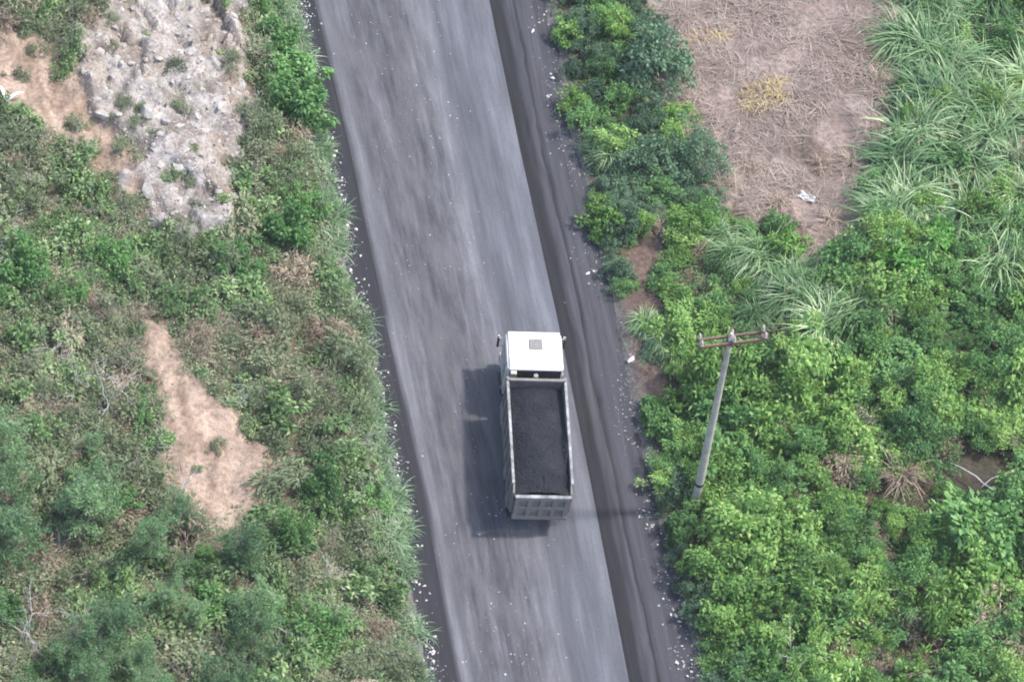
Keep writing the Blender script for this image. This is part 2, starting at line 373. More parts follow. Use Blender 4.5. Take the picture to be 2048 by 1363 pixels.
# ------------------------------------------------------------------ road: carriageway and two shoulders
def strip(name, xa, xb, ua, ub, nu, zfun, mat):
    ys = np.concatenate([np.linspace(-160, -30, 40)[:-1], np.arange(-30, 36, 0.2), np.linspace(36, 170, 40)[1:]])
    u = np.linspace(0, 1, nu); A = xa(ys)[:, None]; B = xb(ys)[:, None]
    XX = A + (B - A) * u[None]; YY = np.repeat(ys[:, None], nu, 1); UU = np.repeat((ua + (ub - ua) * u)[None], len(ys), 0)
    ZZ = zfun(XX, YY, UU, u[None])
    mb = MB(); i = np.arange(len(ys) - 1)[:, None] * nu + np.arange(nu - 1)[None]
    qd = np.stack([i, i + 1, i + nu + 1, i + nu], -1).reshape(-1, 4)
    mb.add(np.stack([XX, YY, ZZ], -1).reshape(-1, 3), quads=qd)
    me = mb.mesh(name, mat, True)
    uv = me.uv_layers.new(name='lane')
    li = np.zeros(len(me.loops), np.int32); me.loops.foreach_get('vertex_index', li)
    uvv = np.stack([UU, YY / 10.0], -1).reshape(-1, 2)[li]
    uv.data.foreach_set('uv', uvv.astype(np.float32).ravel())
    return link(name, me, kind='structure')
def road_mat(name, base, tint, kindr):
    m, t = new_mat(name); uvn = nd(t, 'ShaderNodeUVMap', uv_map='lane'); tc = t.nodes.new('ShaderNodeTexCoord')
    def mp(sx, sy):
        k = t.nodes.new('ShaderNodeMapping'); k.inputs['Scale'].default_value = (sx, sy, 1); t.links.new(uvn.outputs[0], k.inputs[0]); return k.outputs[0]
    sep = t.nodes.new('ShaderNodeSeparateXYZ'); t.links.new(uvn.outputs[0], sep.inputs[0])
    wob = noise(t, mp(3, 3.0), 1.0, 4, 0.6)
    u = mathn(t, 'ADD', sep.outputs[0], mathn(t, 'MULTIPLY', mathn(t, 'SUBTRACT', wob, 0.5), 0.05 if kindr == 'c' else 0.22))
    if kindr == 'c': col = ramp(t, u, base)
    else: col = ramp(t, mathn(t, 'ABSOLUTE', u), base)
    s1 = noise(t, mp(9, 1.4), 1.0, 6, 0.65); s2 = noise(t, mp(40, 1.6), 1.0, 4, 0.6); s3 = noise(t, mp(24, 4.5), 1.0, 6, 0.72)
    amp = 1.0
    col = mixc(t, 1.0, col, ramp(t, s1, [(0.32, (0.76, 0.76, 0.76)), (0.5, (1.05, 1.05, 1.05)), (0.68, (1.5, 1.5, 1.48))]), 'MULTIPLY')
    col = mixc(t, 1.0, col, ramp(t, s2, [(0.3, (0.85, 0.85, 0.86)), (0.7, (1.13, 1.13, 1.13))]), 'MULTIPLY')
    if kindr == 'c':
        # crumbling, stony centre: mottling that is absent from the smooth outer lane
        msk = ramp(t, u, [(0.05, (0, 0, 0)), (0.15, (1, 1, 1)), (0.5, (1, 1, 1)), (0.66, (0.12, 0.12, 0.12)), (1, (0.05, 0.05, 0.05))])
        mot = ramp(t, s3, [(0.36, (0.66, 0.655, 0.66)), (0.5, (1, 0.99, 0.99)), (0.66, (1.36, 1.34, 1.33))])
        mm = mixc(t, msk, (1, 1, 1), mot); col = mixc(t, 1.0, col, mm, 'MULTIPLY')
        big = noise(t, mp(5, 4.0), 1.0, 3, 0.5)
        col = mixc(t, mathn(t, 'MULTIPLY', msk, ramp(t, big, [(0.45, (0, 0, 0)), (0.7, (0.6, 0.6, 0.6))])), col, (0.098, 0.097, 0.101))
    fine = noise(t, tc.outputs['Object'], 14, 5, 0.7)
    col = mixc(t, 1.0, col, ramp(t, fine, [(0.3, (0.86, 0.86, 0.86)), (0.7, (1.12, 1.12, 1.12))]), 'MULTIPLY')
    finish(t, col, 0.82, 0.22, fine, 0.35, 0.03)
    return m
def g(v, r=1.0, b=1.0): v *= .52; return (v * (.5 + .5 * r) * .985, v, v * (.4 + .6 * b) * 1.06)
carr = road_mat('worn_road_surface', [(0.0, g(.075, 1, 1.12)), (0.012, g(.10, 1, 1.1)), (0.03, g(.19, 1.0, 1.06)), (0.055, g(.20, 1.0, 1.06)), (0.09, g(.15, 1.0, 1.08)), (0.20, g(.118, 1.0, 1.1)), (0.27, g(.135, 1.0, 1.09)), (0.34, g(.112, 1.0, 1.09)),
      (0.42, g(.12, 1.0, 1.08)), (0.50, g(.155, 1.0, 1.08)), (0.57, g(.185, .99, 1.09)), (0.63, g(.175, .97, 1.12)), (0.68, g(.135, .96, 1.14)), (0.74, g(.14, .95, 1.15)), (0.80, g(.168, .95, 1.15)), (0.93, g(.175, .95, 1.15)), (1.0, g(.165, .95, 1.15))], None, 'c')
shl = road_mat('coal_dust_shoulder', [(0.0, g(.038, 1.0, 1.2)), (0.6, g(.042, 1.0, 1.2)), (0.95, g(.06, 1.0, 1.12)), (1.0, g(.08, 1.02, 1.05))], None, 's')
shr = road_mat('coal_dust_verge', [(0.0, g(.026, 1.0, 1.22)), (0.26, g(.030, 1.0, 1.2)), (0.33, g(.065, 1.0, 1.16)), (0.42, g(.088, 1.0, 1.14)), (0.46, g(.08, 1.0, 1.14)), (0.49, g(.03, 1.0, 1.2)), (0.56, g(.078, 1.0, 1.2)), (0.75, g(.092, 1.0, 1.18)), (1.0, g(.08, 1.0, 1.15))], None, 's')
def zc(x, y, u, f): return 0.035 + 0.02 * (fbm(x * 1.2, y * 0.25, 90) - 0.5) - 0.03 * np.exp(-((u - 0.28) / 0.08) ** 2) - 0.03 * np.exp(-((u - 0.72) / 0.08) ** 2) - 0.035 * smooth(.04, 0, u)
def zsl(x, y, u, f): return -0.01 + 0.03 * (fbm(x * 1.2, y * 0.3, 91) - 0.5) - 0.0 * u
def zsr(x, y, u, f):
    return -0.01 + 0.07 * np.exp(-((u + .25 * (fbm(x * .2, y * .35, 94) - .5) - 0.40) / 0.07) ** 2) * smooth(.35, .6, fbm(x * .3, y * 0.4, 93)) + 0.07 * (fbm(x * 1.6, y * 0.6, 92) - 0.5)
strip('road', lambda y: edge_x('li', y), lambda y: edge_x('ri', y), 0, 1, 60, zc, carr)
strip('road_shoulder', lambda y: edge_x('lo', y) - 0.9, lambda y: edge_x('li', y) + 0.15, 1.6, 0, 22, zsl, shl)
strip('road_shoulder', lambda y: edge_x('ri', y) - 0.15, lambda y: edge_x('ro', y) + 0.9, 0, 1.4, 60, zsr, shr)

# ------------------------------------------------------------------ rocks and stones
def hull_rock(seed, npts=18, sq=0.7, mat=None):
    r = np.random.default_rng(seed); p = rnd_dirs(r, npts) * r.uniform(0.78, 1.0, (npts, 1)) * np.array([1.0, r.uniform(.65, .95), sq])
    bm = bmesh.new()
    for v in p: bm.verts.new(v)
    bmesh.ops.convex_hull(bm, input=bm.verts); bmesh.ops.delete(bm, geom=[v for v in bm.verts if not v.link_faces], context='VERTS')
    me = bpy.data.meshes.new('rock'); bm.to_mesh(me); bm.free(); me.materials.append(mat); return me
ROCKS = [hull_rock(200 + k, 20, 0.6 + 0.05 * (k % 4), MAT['rock']) for k in range(8)]
STONES = [hull_rock(300 + k, 14, 0.6, MAT['stone']) for k in range(6)]
R = np.random.default_rng(5)
def scatter(poly, spacing, n, avoid=(), seed=1, extra=None, jit=0.4):
    r = np.random.default_rng(seed); lo, hi = poly.min(0), poly.max(0); out = []; cell = {}
    c_ = r.uniform(lo, hi, (n, 2)); ok_ = jit_in(poly, c_[:, 0], c_[:, 1], jit)
    for a in avoid: ok_ &= ~(jit_in(Z[a], c_[:, 0], c_[:, 1], .75, 340) if a in ('rock', 'dirt_a') else jit_in(Z[a], c_[:, 0], c_[:, 1], .05 if a in ('scar_front', 'dirt_b') else jit))
    if extra is not None: ok_ &= extra(c_[:, 0], c_[:, 1])
    for x, y in c_[ok_]:
        s = spacing(x, y) if callable(spacing) else spacing
        k = (int(x // 1.5), int(y // 1.5)); ok = True
        for a in (-1, 0, 1):
            for b in (-1, 0, 1):
                for qx, qy in cell.get((k[0] + a, k[1] + b), ()):
                    if (qx - x) ** 2 + (qy - y) ** 2 < s * s: ok = False
        if ok: cell.setdefault(k, []).append((x, y)); out.append((x, y))
    return out
for k, (x, y) in enumerate(scatter(Z['rock'], 0.5, 4200, seed=11)[:190]):
    s = float(R.choice([0.14, 0.2, 0.28, 0.4, 0.58], p=[.46, .30, .16, .065, .015]))
    link('rock', ROCKS[k % 8], None, (x, y, float(surf(x, y)) - s * 0.05), tuple(R.uniform(-0.5, 0.5, 2)) + (R.uniform(0, 6.28),), (s, s, s * R.uniform(.7, 1)),
         label={0.14: 'fist-sized', 0.2: 'small', 0.28: 'mid-sized', 0.4: 'large', 0.58: 'biggest'}[s] + ' pale grey broken rock ' + ('high up the rocky slope' if y > 14 else ('halfway down the rocky slope' if y > 9 else 'at the foot of the rocky slope')) + (' nearer the road' if x > -17 else ' nearer the orange soil'), category='rock', group='broken rocks on the bare slope')
big = [(1262, 720, .25, 'large white stone on the verge beside the bare reddish soil'), (767, 830, .15, 'lone white stone on the dark shoulder opposite the truck bed'),
       (1065, 66, .15, 'white stone on dark verge beside dark green bushes'), (1175, 550, .14, 'white stone alone on the dark verge beside the low weeds')]
for px, py, s, lab in big:
    p = ground_hit(px, py); link('stone', STONES[0], None, (p[0], p[1], max(p[2], 0.0) + s * .3), (0, 0, R.uniform(0, 6)), (s, s * .85, s * .8), label=lab, category='stone')
def along(y):
    ya, yb = hit(1066, 735)[1], hit(1087, 1060)[1]
    return ('well uphill of the truck' if y > ya + 9 else ('just uphill of the truck' if y > ya + 2 else ('level with the truck cab' if y > ya - 2 else ('level with the truck bed' if y > yb else ('just downhill of the truck' if y > yb - 5 else 'well downhill of the truck')))))
cnt = 0; DY = np.linspace(-25, 30, 300); DENS = [fbm(DY * .35, DY * 0 + q_, 31) for q_ in (2.0, 9.0)]
for k in range(900):                          # stones ploughed to both edges of the road
    y = R.uniform(-19, 25); side = R.random() < 0.55
    d = R.normal(-0.22, 0.2) if side else R.normal(-0.05, 0.35)
    x = float(edge_x('lo', y)) - d / RC if side else float(edge_x('ro', y)) + d / RC
    dens = np.interp(y, DY, DENS[0] if side else DENS[1])
    if dens < (0.33 if side else 0.52): continue
    s = R.uniform(.055, .10) * (1.5 if R.random() < .12 else 1)
    z = max(float(surf(x, y)), 0.0)
    lab = ('large' if s > .1 else 'small') + (' pale stone below the grassy bank ' if side else ' pale stone on the thicket verge ') + along(y)
    link('stone', STONES[k % 6], None, (x, y, z + s * .35), tuple(R.uniform(-.4, .4, 2)) + (R.uniform(0, 6.28),), (s, s * R.uniform(.7, 1), s * .8),
         label=lab, category='stone', group='stones below the grassy bank' if side else 'stones along the thicket verge')
    cnt += 1
    if cnt >= 290: break
mb = MB(); n = 9000                           # rubble between the rocks of the bare slope
x, y = R.uniform(Z['rock'][:, 0].min() - 1, Z['rock'][:, 0].max() + 1, n), R.uniform(Z['rock'][:, 1].min() - 1, Z['rock'][:, 1].max() + 1, n)
ok = jit_in(Z['rock'], x, y, .95) & (fbm(x * .8, y * .8, 33) > .40 + R.normal(0, .08, n)); x, y = x[ok], y[ok]; n = len(x)
s = R.uniform(.02, .075, n) * np.where(R.random(n) < .12, 1.8, 1); ang = R.uniform(0, 6.28, n)[:, None]; til = R.normal(0, .35, (n, 2))
o = np.array([[1, 0, 0], [0, .8, 0], [-1, .2, 0], [0, -.9, 0], [.2, .1, .75]]); ox = (o[None, :, 0] * np.cos(ang) - o[None, :, 1] * np.sin(ang)) * s[:, None]; oy = (o[None, :, 0] * np.sin(ang) + o[None, :, 1] * np.cos(ang)) * s[:, None]
oz = o[None, :, 2] * s[:, None] + ox * til[:, :1] + oy * til[:, 1:]
mb.add(np.stack([ox + x[:, None], oy + y[:, None], oz + surf(x, y)[:, None] - .005], -1).reshape(-1, 3), tris=((np.arange(n) * 5)[:, None, None] + np.array([[0, 1, 4], [1, 2, 4], [2, 3, 4], [3, 0, 4]])[None]).reshape(-1, 3))
MAT['rubble'] = leaf_mat('rubble_bits', [(0, (0.18, 0.16, 0.145)), (0.4, (0.29, 0.27, 0.25)), (0.8, (0.39, 0.365, 0.34)), (1, (0.46, 0.44, 0.415))], trans=0.0, spec=0.15, rough=0.95)
link('rubble', mb.mesh('rubble', MAT['rubble']), kind='stuff', label='fine pale rubble strewn over the bare rocky slope', category='rubble')
mb = MB(); n = 9500                           # loose gravel: too small to count
y = R.uniform(-22, 28, n); pick = R.random(n)
xl, xi, xr, xo = (edge_x(k, y) for k in ('lo', 'li', 'ri', 'ro'))
x = np.where(pick < .36, xl + R.normal(0.08, .28, n), np.where(pick < .62, xo + R.normal(-.1, .45, n), np.where(pick < .74, xi + (xr - xi) * R.normal(.42, .22, n), xl + R.normal(.12, .25, n))))
z = np.maximum(surf(x, y), np.where((x > xi) & (x < xr), 0.045, 0.0)) + 0.008
keep = fbm(x * .55, y * .55, 35) > .47 + R.normal(0, .09, n); x, y, z = x[keep], y[keep], z[keep]; n = len(x)
s = .012 + .03 * R.random(n) ** 2.2 + .03 * (R.random(n) < .05)
for a in range(1):
    o = np.array([[1, 0, 0], [0, 1, 0], [-1, 0.2, 0], [0, -1, 0], [0.1, 0.1, .9]]); ang = R.uniform(0, 6.28, n)
    ca_, sa_ = np.cos(ang)[:, None], np.sin(ang)[:, None]
    v = np.stack([(o[None, :, 0] * ca_ - o[None, :, 1] * sa_) * s[:, None] + x[:, None], (o[None, :, 0] * sa_ + o[None, :, 1] * ca_) * s[:, None] + y[:, None], o[None, :, 2] * s[:, None] + z[:, None] - .006], -1)
    b = (np.arange(n) * 5)[:, None, None]
    mb.add(v.reshape(-1, 3), tris=(b + np.array([[0, 1, 4], [1, 2, 4], [2, 3, 4], [3, 0, 4]])[None]).reshape(-1, 3))
link('gravel', mb.mesh('gravel', MAT['gravel']), kind='stuff', label='loose pale gravel scattered over the road and its edges', category='gravel')

# ------------------------------------------------------------------ truck
def box_bm(bm, size, loc, bevel=0.0, rot=None):
    r = bmesh.ops.create_cube(bm, size=1.0); vs = r['verts']
    bmesh.ops.scale(bm, verts=vs, vec=size)
    if bevel > 0:
        es = list({e for v in vs for e in v.link_edges}); b = bmesh.ops.bevel(bm, geom=es, offset=bevel, segments=2, affect='EDGES', profile=0.6)
        vs = list({v for f in b['faces'] for v in f.verts} | {v for v in vs if v.is_valid})
    if rot is not None: bmesh.ops.rotate(bm, verts=vs, matrix=Matrix.Rotation(rot[1], 3, rot[0]))
    bmesh.ops.translate(bm, verts=vs, vec=loc)
def part(name, parent, mat, fn, smooth_=False, **props):
    bm = bmesh.new(); fn(bm); me = bpy.data.meshes.new(name); bm.to_mesh(me); bm.free(); me.materials.append(mat)
    if smooth_:
        me.polygons.foreach_set('use_smooth', np.ones(len(me.polygons), bool))
    return link(name, me, parent, **props)
def bx(name, parent, mat, size, loc, bevel=0.01, rot=None, **props):
    return part(name, parent, mat, lambda bm: box_bm(bm, size, loc, bevel, rot), **props)
def cyl(name, parent, mat, r1, r2, depth, loc, axis='Z', seg=20, bevel=0.0):
    def fn(bm):
        k = bmesh.ops.create_cone(bm, cap_ends=True, segments=seg, radius1=r1, radius2=r2, depth=depth)
        if axis == 'X': bmesh.ops.rotate(bm, verts=bm.verts, matrix=Matrix.Rotation(PI / 2, 3, 'Y'))
        if axis == 'Y': bmesh.ops.rotate(bm, verts=bm.verts, matrix=Matrix.Rotation(-PI / 2, 3, 'X'))
        if bevel:
            bmesh.ops.bevel(bm, geom=[e for e in bm.edges if len(e.link_faces) == 2 and e.calc_face_angle() > 1.0], offset=bevel, segments=2, affect='EDGES')
        bmesh.ops.translate(bm, verts=bm.verts, vec=loc)
    return part(name, parent, mat, fn)
def prism(bm, prof, axis, a, b):
    """profile of (p,q) points extruded along axis X between a and b: (p,q)=(y,z)"""
    f = [bm.verts.new((a, p, q_)) for p, q_ in prof]; h = [bm.verts.new((b, p, q_)) for p, q_ in prof]
    bm.faces.new(f); bm.faces.new(h[::-1])
    for k in range(len(prof)): bm.faces.new((f[k], h[k], h[(k + 1) % len(prof)], f[(k + 1) % len(prof)]))
    bmesh.ops.recalc_face_normals(bm, faces=bm.faces)
def dusty(name, col, dust, amount=0.5, rough=0.45, spec=0.4, scale=2.0):
    m, t = new_mat(name); tc = t.nodes.new('ShaderNodeTexCoord'); n = noise(t, tc.outputs['Object'], scale, 6, 0.65); n2 = noise(t, tc.outputs['Object'], scale * 9, 4, 0.6)
    f = ramp(t, n, [(0.35, (0, 0, 0)), (0.68, (amount,) * 3)]); cc = mixc(t, f, col, dust)
    cc = mixc(t, 1.0, cc, ramp(t, n2, [(0.3, (0.88,) * 3), (0.7, (1.08,) * 3)]), 'MULTIPLY')
    finish(t, cc, ramp(t, n, [(0.3, (rough,) * 3), (0.7, (0.85,) * 3)]), spec, n2, 0.08, 0.01); return m
MAT['cabwhite'] = dusty('white_cab_paint', (0.70, 0.675, 0.63), (0.46, 0.42, 0.37), 0.6)
MAT['cabside'] = dusty('cream_cab_paint', (0.50, 0.46, 0.40), (0.24, 0.22, 0.20), 0.7)
MAT['bed'] = dusty('dusty_bed_paint', (0.20, 0.185, 0.168), (0.095, 0.088, 0.083), 0.75, 0.6, 0.3, 1.6)
MAT['tail'] = dusty('dusty_tailgate_paint', (0.215, 0.20, 0.19), (0.13, 0.123, 0.118), 0.7, 0.6, 0.3, 2.2)
MAT['rail'] = dusty('worn_rail_paint', (0.33, 0.325, 0.32), (0.10, 0.10, 0.10), 0.95, 0.5, 0.35, 3.0)
MAT['inner'] = dusty('coal_stained_steel', (0.12, 0.115, 0.12), (0.05, 0.05, 0.055), 0.8, 0.7, 0.2, 2.0)
MAT['chassis'] = dusty('dark_chassis', (0.03, 0.03, 0.032), (0.08, 0.075, 0.075), 0.6, 0.7, 0.2)
MAT['rubber'] = dusty('dusty_rubber', (0.022, 0.022, 0.023), (0.07, 0.068, 0.066), 0.6, 0.9, 0.2, 4)
MAT['rimsteel'] = dusty('dusty_wheel_steel', (0.25, 0.24, 0.23), (0.12, 0.115, 0.11), 0.7, 0.6, 0.3, 5)
MAT['glass'] = plain_mat('cab_glass', (0.012, 0.014, 0.016), (0.02, 0.022, 0.024), 2, 0.08, 0.6, 0, 0.001)
MAT['lamp_red'] = plain_mat('red_lens', (0.35, 0.02, 0.015), (0.45, 0.03, 0.02), 20, 0.3, 0.5)
MAT['lamp_clear'] = plain_mat('clear_lens', (0.6, 0.6, 0.58), (0.7, 0.7, 0.68), 20, 0.15, 0.6)
MAT['hatch'] = plain_mat('hatch_grey', (0.15, 0.14, 0.135), (0.21, 0.2, 0.195), 8, 0.6, 0.3)
mcoal, t = new_mat('coal'); tc = t.nodes.new('ShaderNodeTexCoord')
n1 = noise(t, tc.outputs['Object'], 1.3, 4); n2 = noise(t, tc.outputs['Object'], 18, 5, 0.7)
cc = mixc(t, 1.0, ramp(t, n1, [(0.35, (0.011, 0.014, 0.020)), (0.65, (0.020, 0.022, 0.028))]), ramp(t, n2, [(0.3, (0.7,) * 3), (0.7, (1.3,) * 3)]), 'MULTIPLY')
finish(t, cc, 0.8, 0.25, n2, 0.8, 0.05)

TZ = 2.92
pt = hit(1087, 988, 2.86); pf = hit(1067, 659, 3.0)
hv = (pf - pt)[:2]; TLEN = float(np.hypot(*hv)); yaw = math.atan2(-hv[0], hv[1])
truck = link('dump_truck', None, None, (pt[0], pt[1], 0.03), (0, 0, yaw), label='white-cabbed dump truck with an open bed full of black coal driving up the road', category='truck')
truck.scale = (1, 1, 1)
k = TLEN / 8.2
BW, CW = 1.215, 1.17                         # half widths of bed and cab
bedf, cabr, cabf = 5.62 * k, 6.16 * k, 8.17 * k
# cab
def cabfn(bm):
    prof = [(cabr, 0.95), (cabr, 2.90), (cabr + .05, 2.96), (cabr + .5, 2.975), (cabf - .62, 2.99), (cabf - .16, 2.93), (cabf - .02, 2.78), (cabf + .12, 1.75), (cabf + .16, 0.62), (cabf - .35, 0.55), (cabf - .40, 0.95)]
    prism(bm, prof, 'X', -CW, CW)
    bmesh.ops.bevel(bm, geom=[e for e in bm.edges if abs(e.verts[0].co.x - e.verts[1].co.x) < 1e-4], offset=0.07, segments=3, affect='EDGES')
cab = part('cab', truck, MAT['cabwhite'], cabfn)
roof = bx('roof_panel', cab, MAT['cabwhite'], (2 * CW - .16, 1.80 * k, .05), (0, (cabr + cabf) / 2 - .02, 2.995), .02)
hatch = bx('roof_hatch', cab, MAT['hatch'], (.56, .50, .07), (.05, cabf - .78 * k, 3.05), .03)
bx('windscreen', cab, MAT['glass'], (2 * CW - .28, .03, .86), (0, cabf + .075, 2.22), .02, ('X', rad(7.5)))
bx('rear_panel', cab, MAT['chassis'], (2 * CW - .16, .02, 1.84), (0, cabr - .012, 1.94), .004)
bx('rear_window', cab, MAT['glass'], (1.3, .02, .5), (0, cabr - .026, 2.25), .005)
bx('bumper', truck, MAT['cabside'], (2 * CW + .06, .25, .45), (0, cabf + .17, .68), .04)
for s in (-1, 1):
    d = bx('door', cab, MAT['cabside'], (.05, 1.15 * k, 1.62), (s * (CW + .012), cabf - .88 * k, 1.86), .02)
    bx('window', d, MAT['glass'], (.02, .86 * k, .66), (s * (CW + .036), cabf - .86 * k, 2.28), .01)
    bx('handle', d, MAT['chassis'], (.03, .18, .04), (s * (CW + .05), cabf - 1.30 * k, 1.72), .005)
    bx('step', cab, MAT['chassis'], (.14, .62, .07), (s * (CW + .05), cabf - .95 * k, .72), .01)
    bx('headlight', truck, MAT['lamp_clear'], (.42, .06, .2), (s * .86, cabf + .30, .78), .02)
    bx('corner_fairing', cab, MAT['cabside'], (.06, .42, 1.5), (s * (CW + .012), cabr + .26, 1.75), .02)
    mr = part('mirror', cab, MAT['chassis'], lambda bm: (box_bm(bm, (.09, .16, .42), (s * (CW + .23), cabf - .02, 2.22), .03), box_bm(bm, (.09, .16, .2), (s * (CW + .23), cabf - .02, 1.9), .03)))
    bx('mirror_cover', mr, MAT['cabwhite'], (.10, .05, .40), (s * (CW + .23), cabf + .075, 2.23), .02)
    part('mirror_arm', mr, MAT['cabside'], lambda bm: (box_bm(bm, (.26, .03, .03), (s * (CW + .11), cabf - .06, 2.46), .005), box_bm(bm, (.26, .03, .03), (s * (CW + .11), cabf - .06, 1.85), .005)))
    bx('grab_rail', cab, MAT['cabside'], (.035, .035, 1.2), (s * (CW + .07), cabr + .55 * k, 1.9), .01)
# gap behind the cab
bx('air_intake', truck, MAT['cabside'], (.26, .18, 1.9), (-BW + .28, cabr - .13, 1.95), .03)
bx('engine_cover', truck, MAT['chassis'], (2.1, .34, 1.2), (0.0, cabr - .21, 1.5), .03)
cyl('hydraulic_ram', truck, MAT['rimsteel'], .10, .10, 1.5, (0.02, cabr - .16, 2.0), seg=14)
# chassis
for s in (-1, 1): bx('chassis_rail', truck, MAT['chassis'], (.10, 7.4 * k, .28), (s * .42, 3.75 * k, .92), .01)
cyl('fuel_tank', truck, MAT['rimsteel'], .31, .31, 1.1, (-.98, 5.25 * k, .78), 'Y', 18, .03)
bx('battery_box', truck, MAT['chassis'], (.5, .7, .5), (.98, 5.3 * k, .8), .03)
def wheel(x, y):
    tyre = cyl('wheel', truck, MAT['rubber'], .52, .52, .30, (x, y, .49), 'X', 28, .05)
    cyl('rim', tyre, MAT['rimsteel'], .30, .24, .31, (x + (.012 if x > 0 else -.012), y, .49), 'X', 18, .01)
for s in (-1, 1):
    wheel(s * 1.02, cabf - 1.0 * k)
    for y in (2.55 * k, 1.2 * k):
        wheel(s * 1.06, y); wheel(s * .72, y)
    bx('mud_flap', truck, MAT['rubber'], (.62, .03, .55), (s * .9, .42, .68), .005)
for y in (cabf - 1.0 * k, 2.55 * k, 1.2 * k): cyl('axle', truck, MAT['chassis'], .09, .09, 2.0, (0, y, .49), 'X', 10)
# bed
bed = link('bed', None, truck)
SB = [(0.02, 1.42), (0.30, 1.10), (bedf, 1.10), (bedf, 2.86), (0.46, 2.86), (0.02, 2.60)]
for s in (-1, 1):
    side = part('side_wall', bed, MAT['bed'], lambda bm: prism(bm, SB, 'X', s * BW, s * (BW - .07)))
    for j in range(8):
        yy = .55 + j * (bedf - .7) / 7
        bx('rib', side, MAT['bed'], (.07, .11, 1.62), (s * (BW + .03), yy, 1.97), .01)
    bx('top_rail', side, MAT['rail'], (.115, bedf - .44, .10), (s * (BW - .005), bedf / 2 + .24, 2.895), .02)
    bx('lower_rail', side, MAT['bed'], (.09, bedf - .35, .14), (s * (BW + .035), bedf / 2 + .18, 1.2), .01)
part('bed_floor', bed, MAT['inner'], lambda bm: box_bm(bm, (2 * BW - .16, bedf - .12, .08), (0, bedf / 2, 1.12), 0))
fw = bx('front_wall', bed, MAT['inner'], (2 * BW - .16, .07, 1.86), (0, bedf - .06, 2.03), .005)
bx('top_rail', fw, MAT['bed'], (2 * BW - .16, .13, .09), (0, bedf - .03, 2.985), .02)
for s in (-1, 1):
    bx('corner_post', fw, MAT['bed'], (.13, .20, .12), (s * (BW - .02), bedf + .03, 2.95), .03, ('Z', s * rad(-25)))
# tailgate, leaning out slightly, two rows of four recessed panels
tg = link('tailgate', None, bed, (0, .0, 0), (rad(3), 0, 0))
TW = 2 * BW - .18
bx('panel', tg, MAT['bed'], (TW, .05, 1.60), (0, .05, 1.95), .005)
bx('top_rail', tg, MAT['rail'], (TW + .06, .15, .10), (0, .03, 2.80), .02)
bx('lower_rail', tg, MAT['tail'], (TW, .13, .22), (0, -.01, 1.22), .02)
bx('middle_rail', tg, MAT['tail'], (TW - .02, .10, .20), (0, -.005, 1.98), .02)
bx('upper_rail', tg, MAT['tail'], (TW - .02, .10, .14), (0, -.005, 2.66), .02)
for j in range(5):
    xx = -TW / 2 + .1 + j * (TW - .2) / 4
    bx('upright', tg, MAT['tail'], (.20, .095, 1.50), (xx, -.0, 1.97), .02)
for s in (-1, 1):
    bx('hinge', bed, MAT['chassis'], (.09, .22, .16), (s * (BW - .06), .02, 2.62), .02)
    bx('tail_lamp', truck, MAT['lamp_red'], (.34, .05, .13), (s * .88, .30, 1.0), .01)
bx('rear_beam', truck, MAT['chassis'], (2.1, .12, .16), (0, .36, .92), .02)
# coal load
nu, nv = 60, 130
cu, cv = np.meshgrid(np.linspace(-1, 1, nu), np.linspace(0, 1, nv)); cxx = cu * (BW - .075); cyy = .10 + cv * (bedf - .21)
hz = 2.56 + .34 * (1 - cu ** 2) * (0.6 + 0.4 * np.sin(PI * np.clip(cv, 0, 1))) - .12 * smooth(.82, 1, cv) + .18 * smooth(.5, 0.05, cv) * (1 - .3 * cu ** 2)
for hx_, hy_, hr_, ha_ in ((.1, .22, .75, .26), (-.25, .50, .6, .20), (.3, .68, .55, .20), (-.1, .86, .5, .12)):
    hz += ha_ * np.exp(-(((cxx - hx_) ** 2 + (cyy - hy_ * bedf) ** 2) / hr_ ** 2))
hz += (fbm(cxx * 2.2, cyy * 2.2, 131) - .5) * .16 + (lattice(np.arange(nv)[:, None] + 0 * np.arange(nu), np.arange(nu)[None] + 0 * np.arange(nv)[:, None], 132) - .5) * .06 - .13
hz += .22 * np.exp(-((cu - .98) / .13) ** 2) * np.exp(-((cv - .42) / .16) ** 2) * 1.8   # heap spilling over one rail
mb = MB(); i = np.arange(nv - 1)[:, None] * nu + np.arange(nu - 1)[None]
mb.add(np.stack([cxx, cyy, hz], -1).reshape(-1, 3), quads=np.stack([i, i + 1, i + nu + 1, i + nu], -1).reshape(-1, 4))
co = link('coal_load', mb.mesh('coal_load', mcoal, True), truck)
co['label'] = 'heap of black coal filling the truck bed'
rc = np.random.default_rng(9); n = 900; lu = rc.integers(1, nu - 1, n); lv = rc.integers(1, nv - 1, n); ls = rc.uniform(.02, .055, n) * np.where(rc.random(n) < .08, 1.8, 1); la = rc.uniform(0, 6.28, n)
lp = np.stack([cxx[lv, lu], cyy[lv, lu], hz[lv, lu]], 1); oc = np.array([[1, 0, 0], [0, 1, 0], [-1, .2, 0], [0, -1, 0], [.1, .1, .9]])
lx = (oc[None, :, 0] * np.cos(la)[:, None] - oc[None, :, 1] * np.sin(la)[:, None]) * ls[:, None]; ly = (oc[None, :, 0] * np.sin(la)[:, None] + oc[None, :, 1] * np.cos(la)[:, None]) * ls[:, None]
mb = MB(); mb.add((np.stack([lx, ly, oc[None, :, 2] * ls[:, None]], -1) + lp[:, None]).reshape(-1, 3), tris=((np.arange(n) * 5)[:, None, None] + np.array([[0, 1, 4], [1, 2, 4], [2, 3, 4], [3, 0, 4]])[None]).reshape(-1, 3))
link('coal_lumps', mb.mesh('coal_lumps', mcoal), truck, kind='stuff')

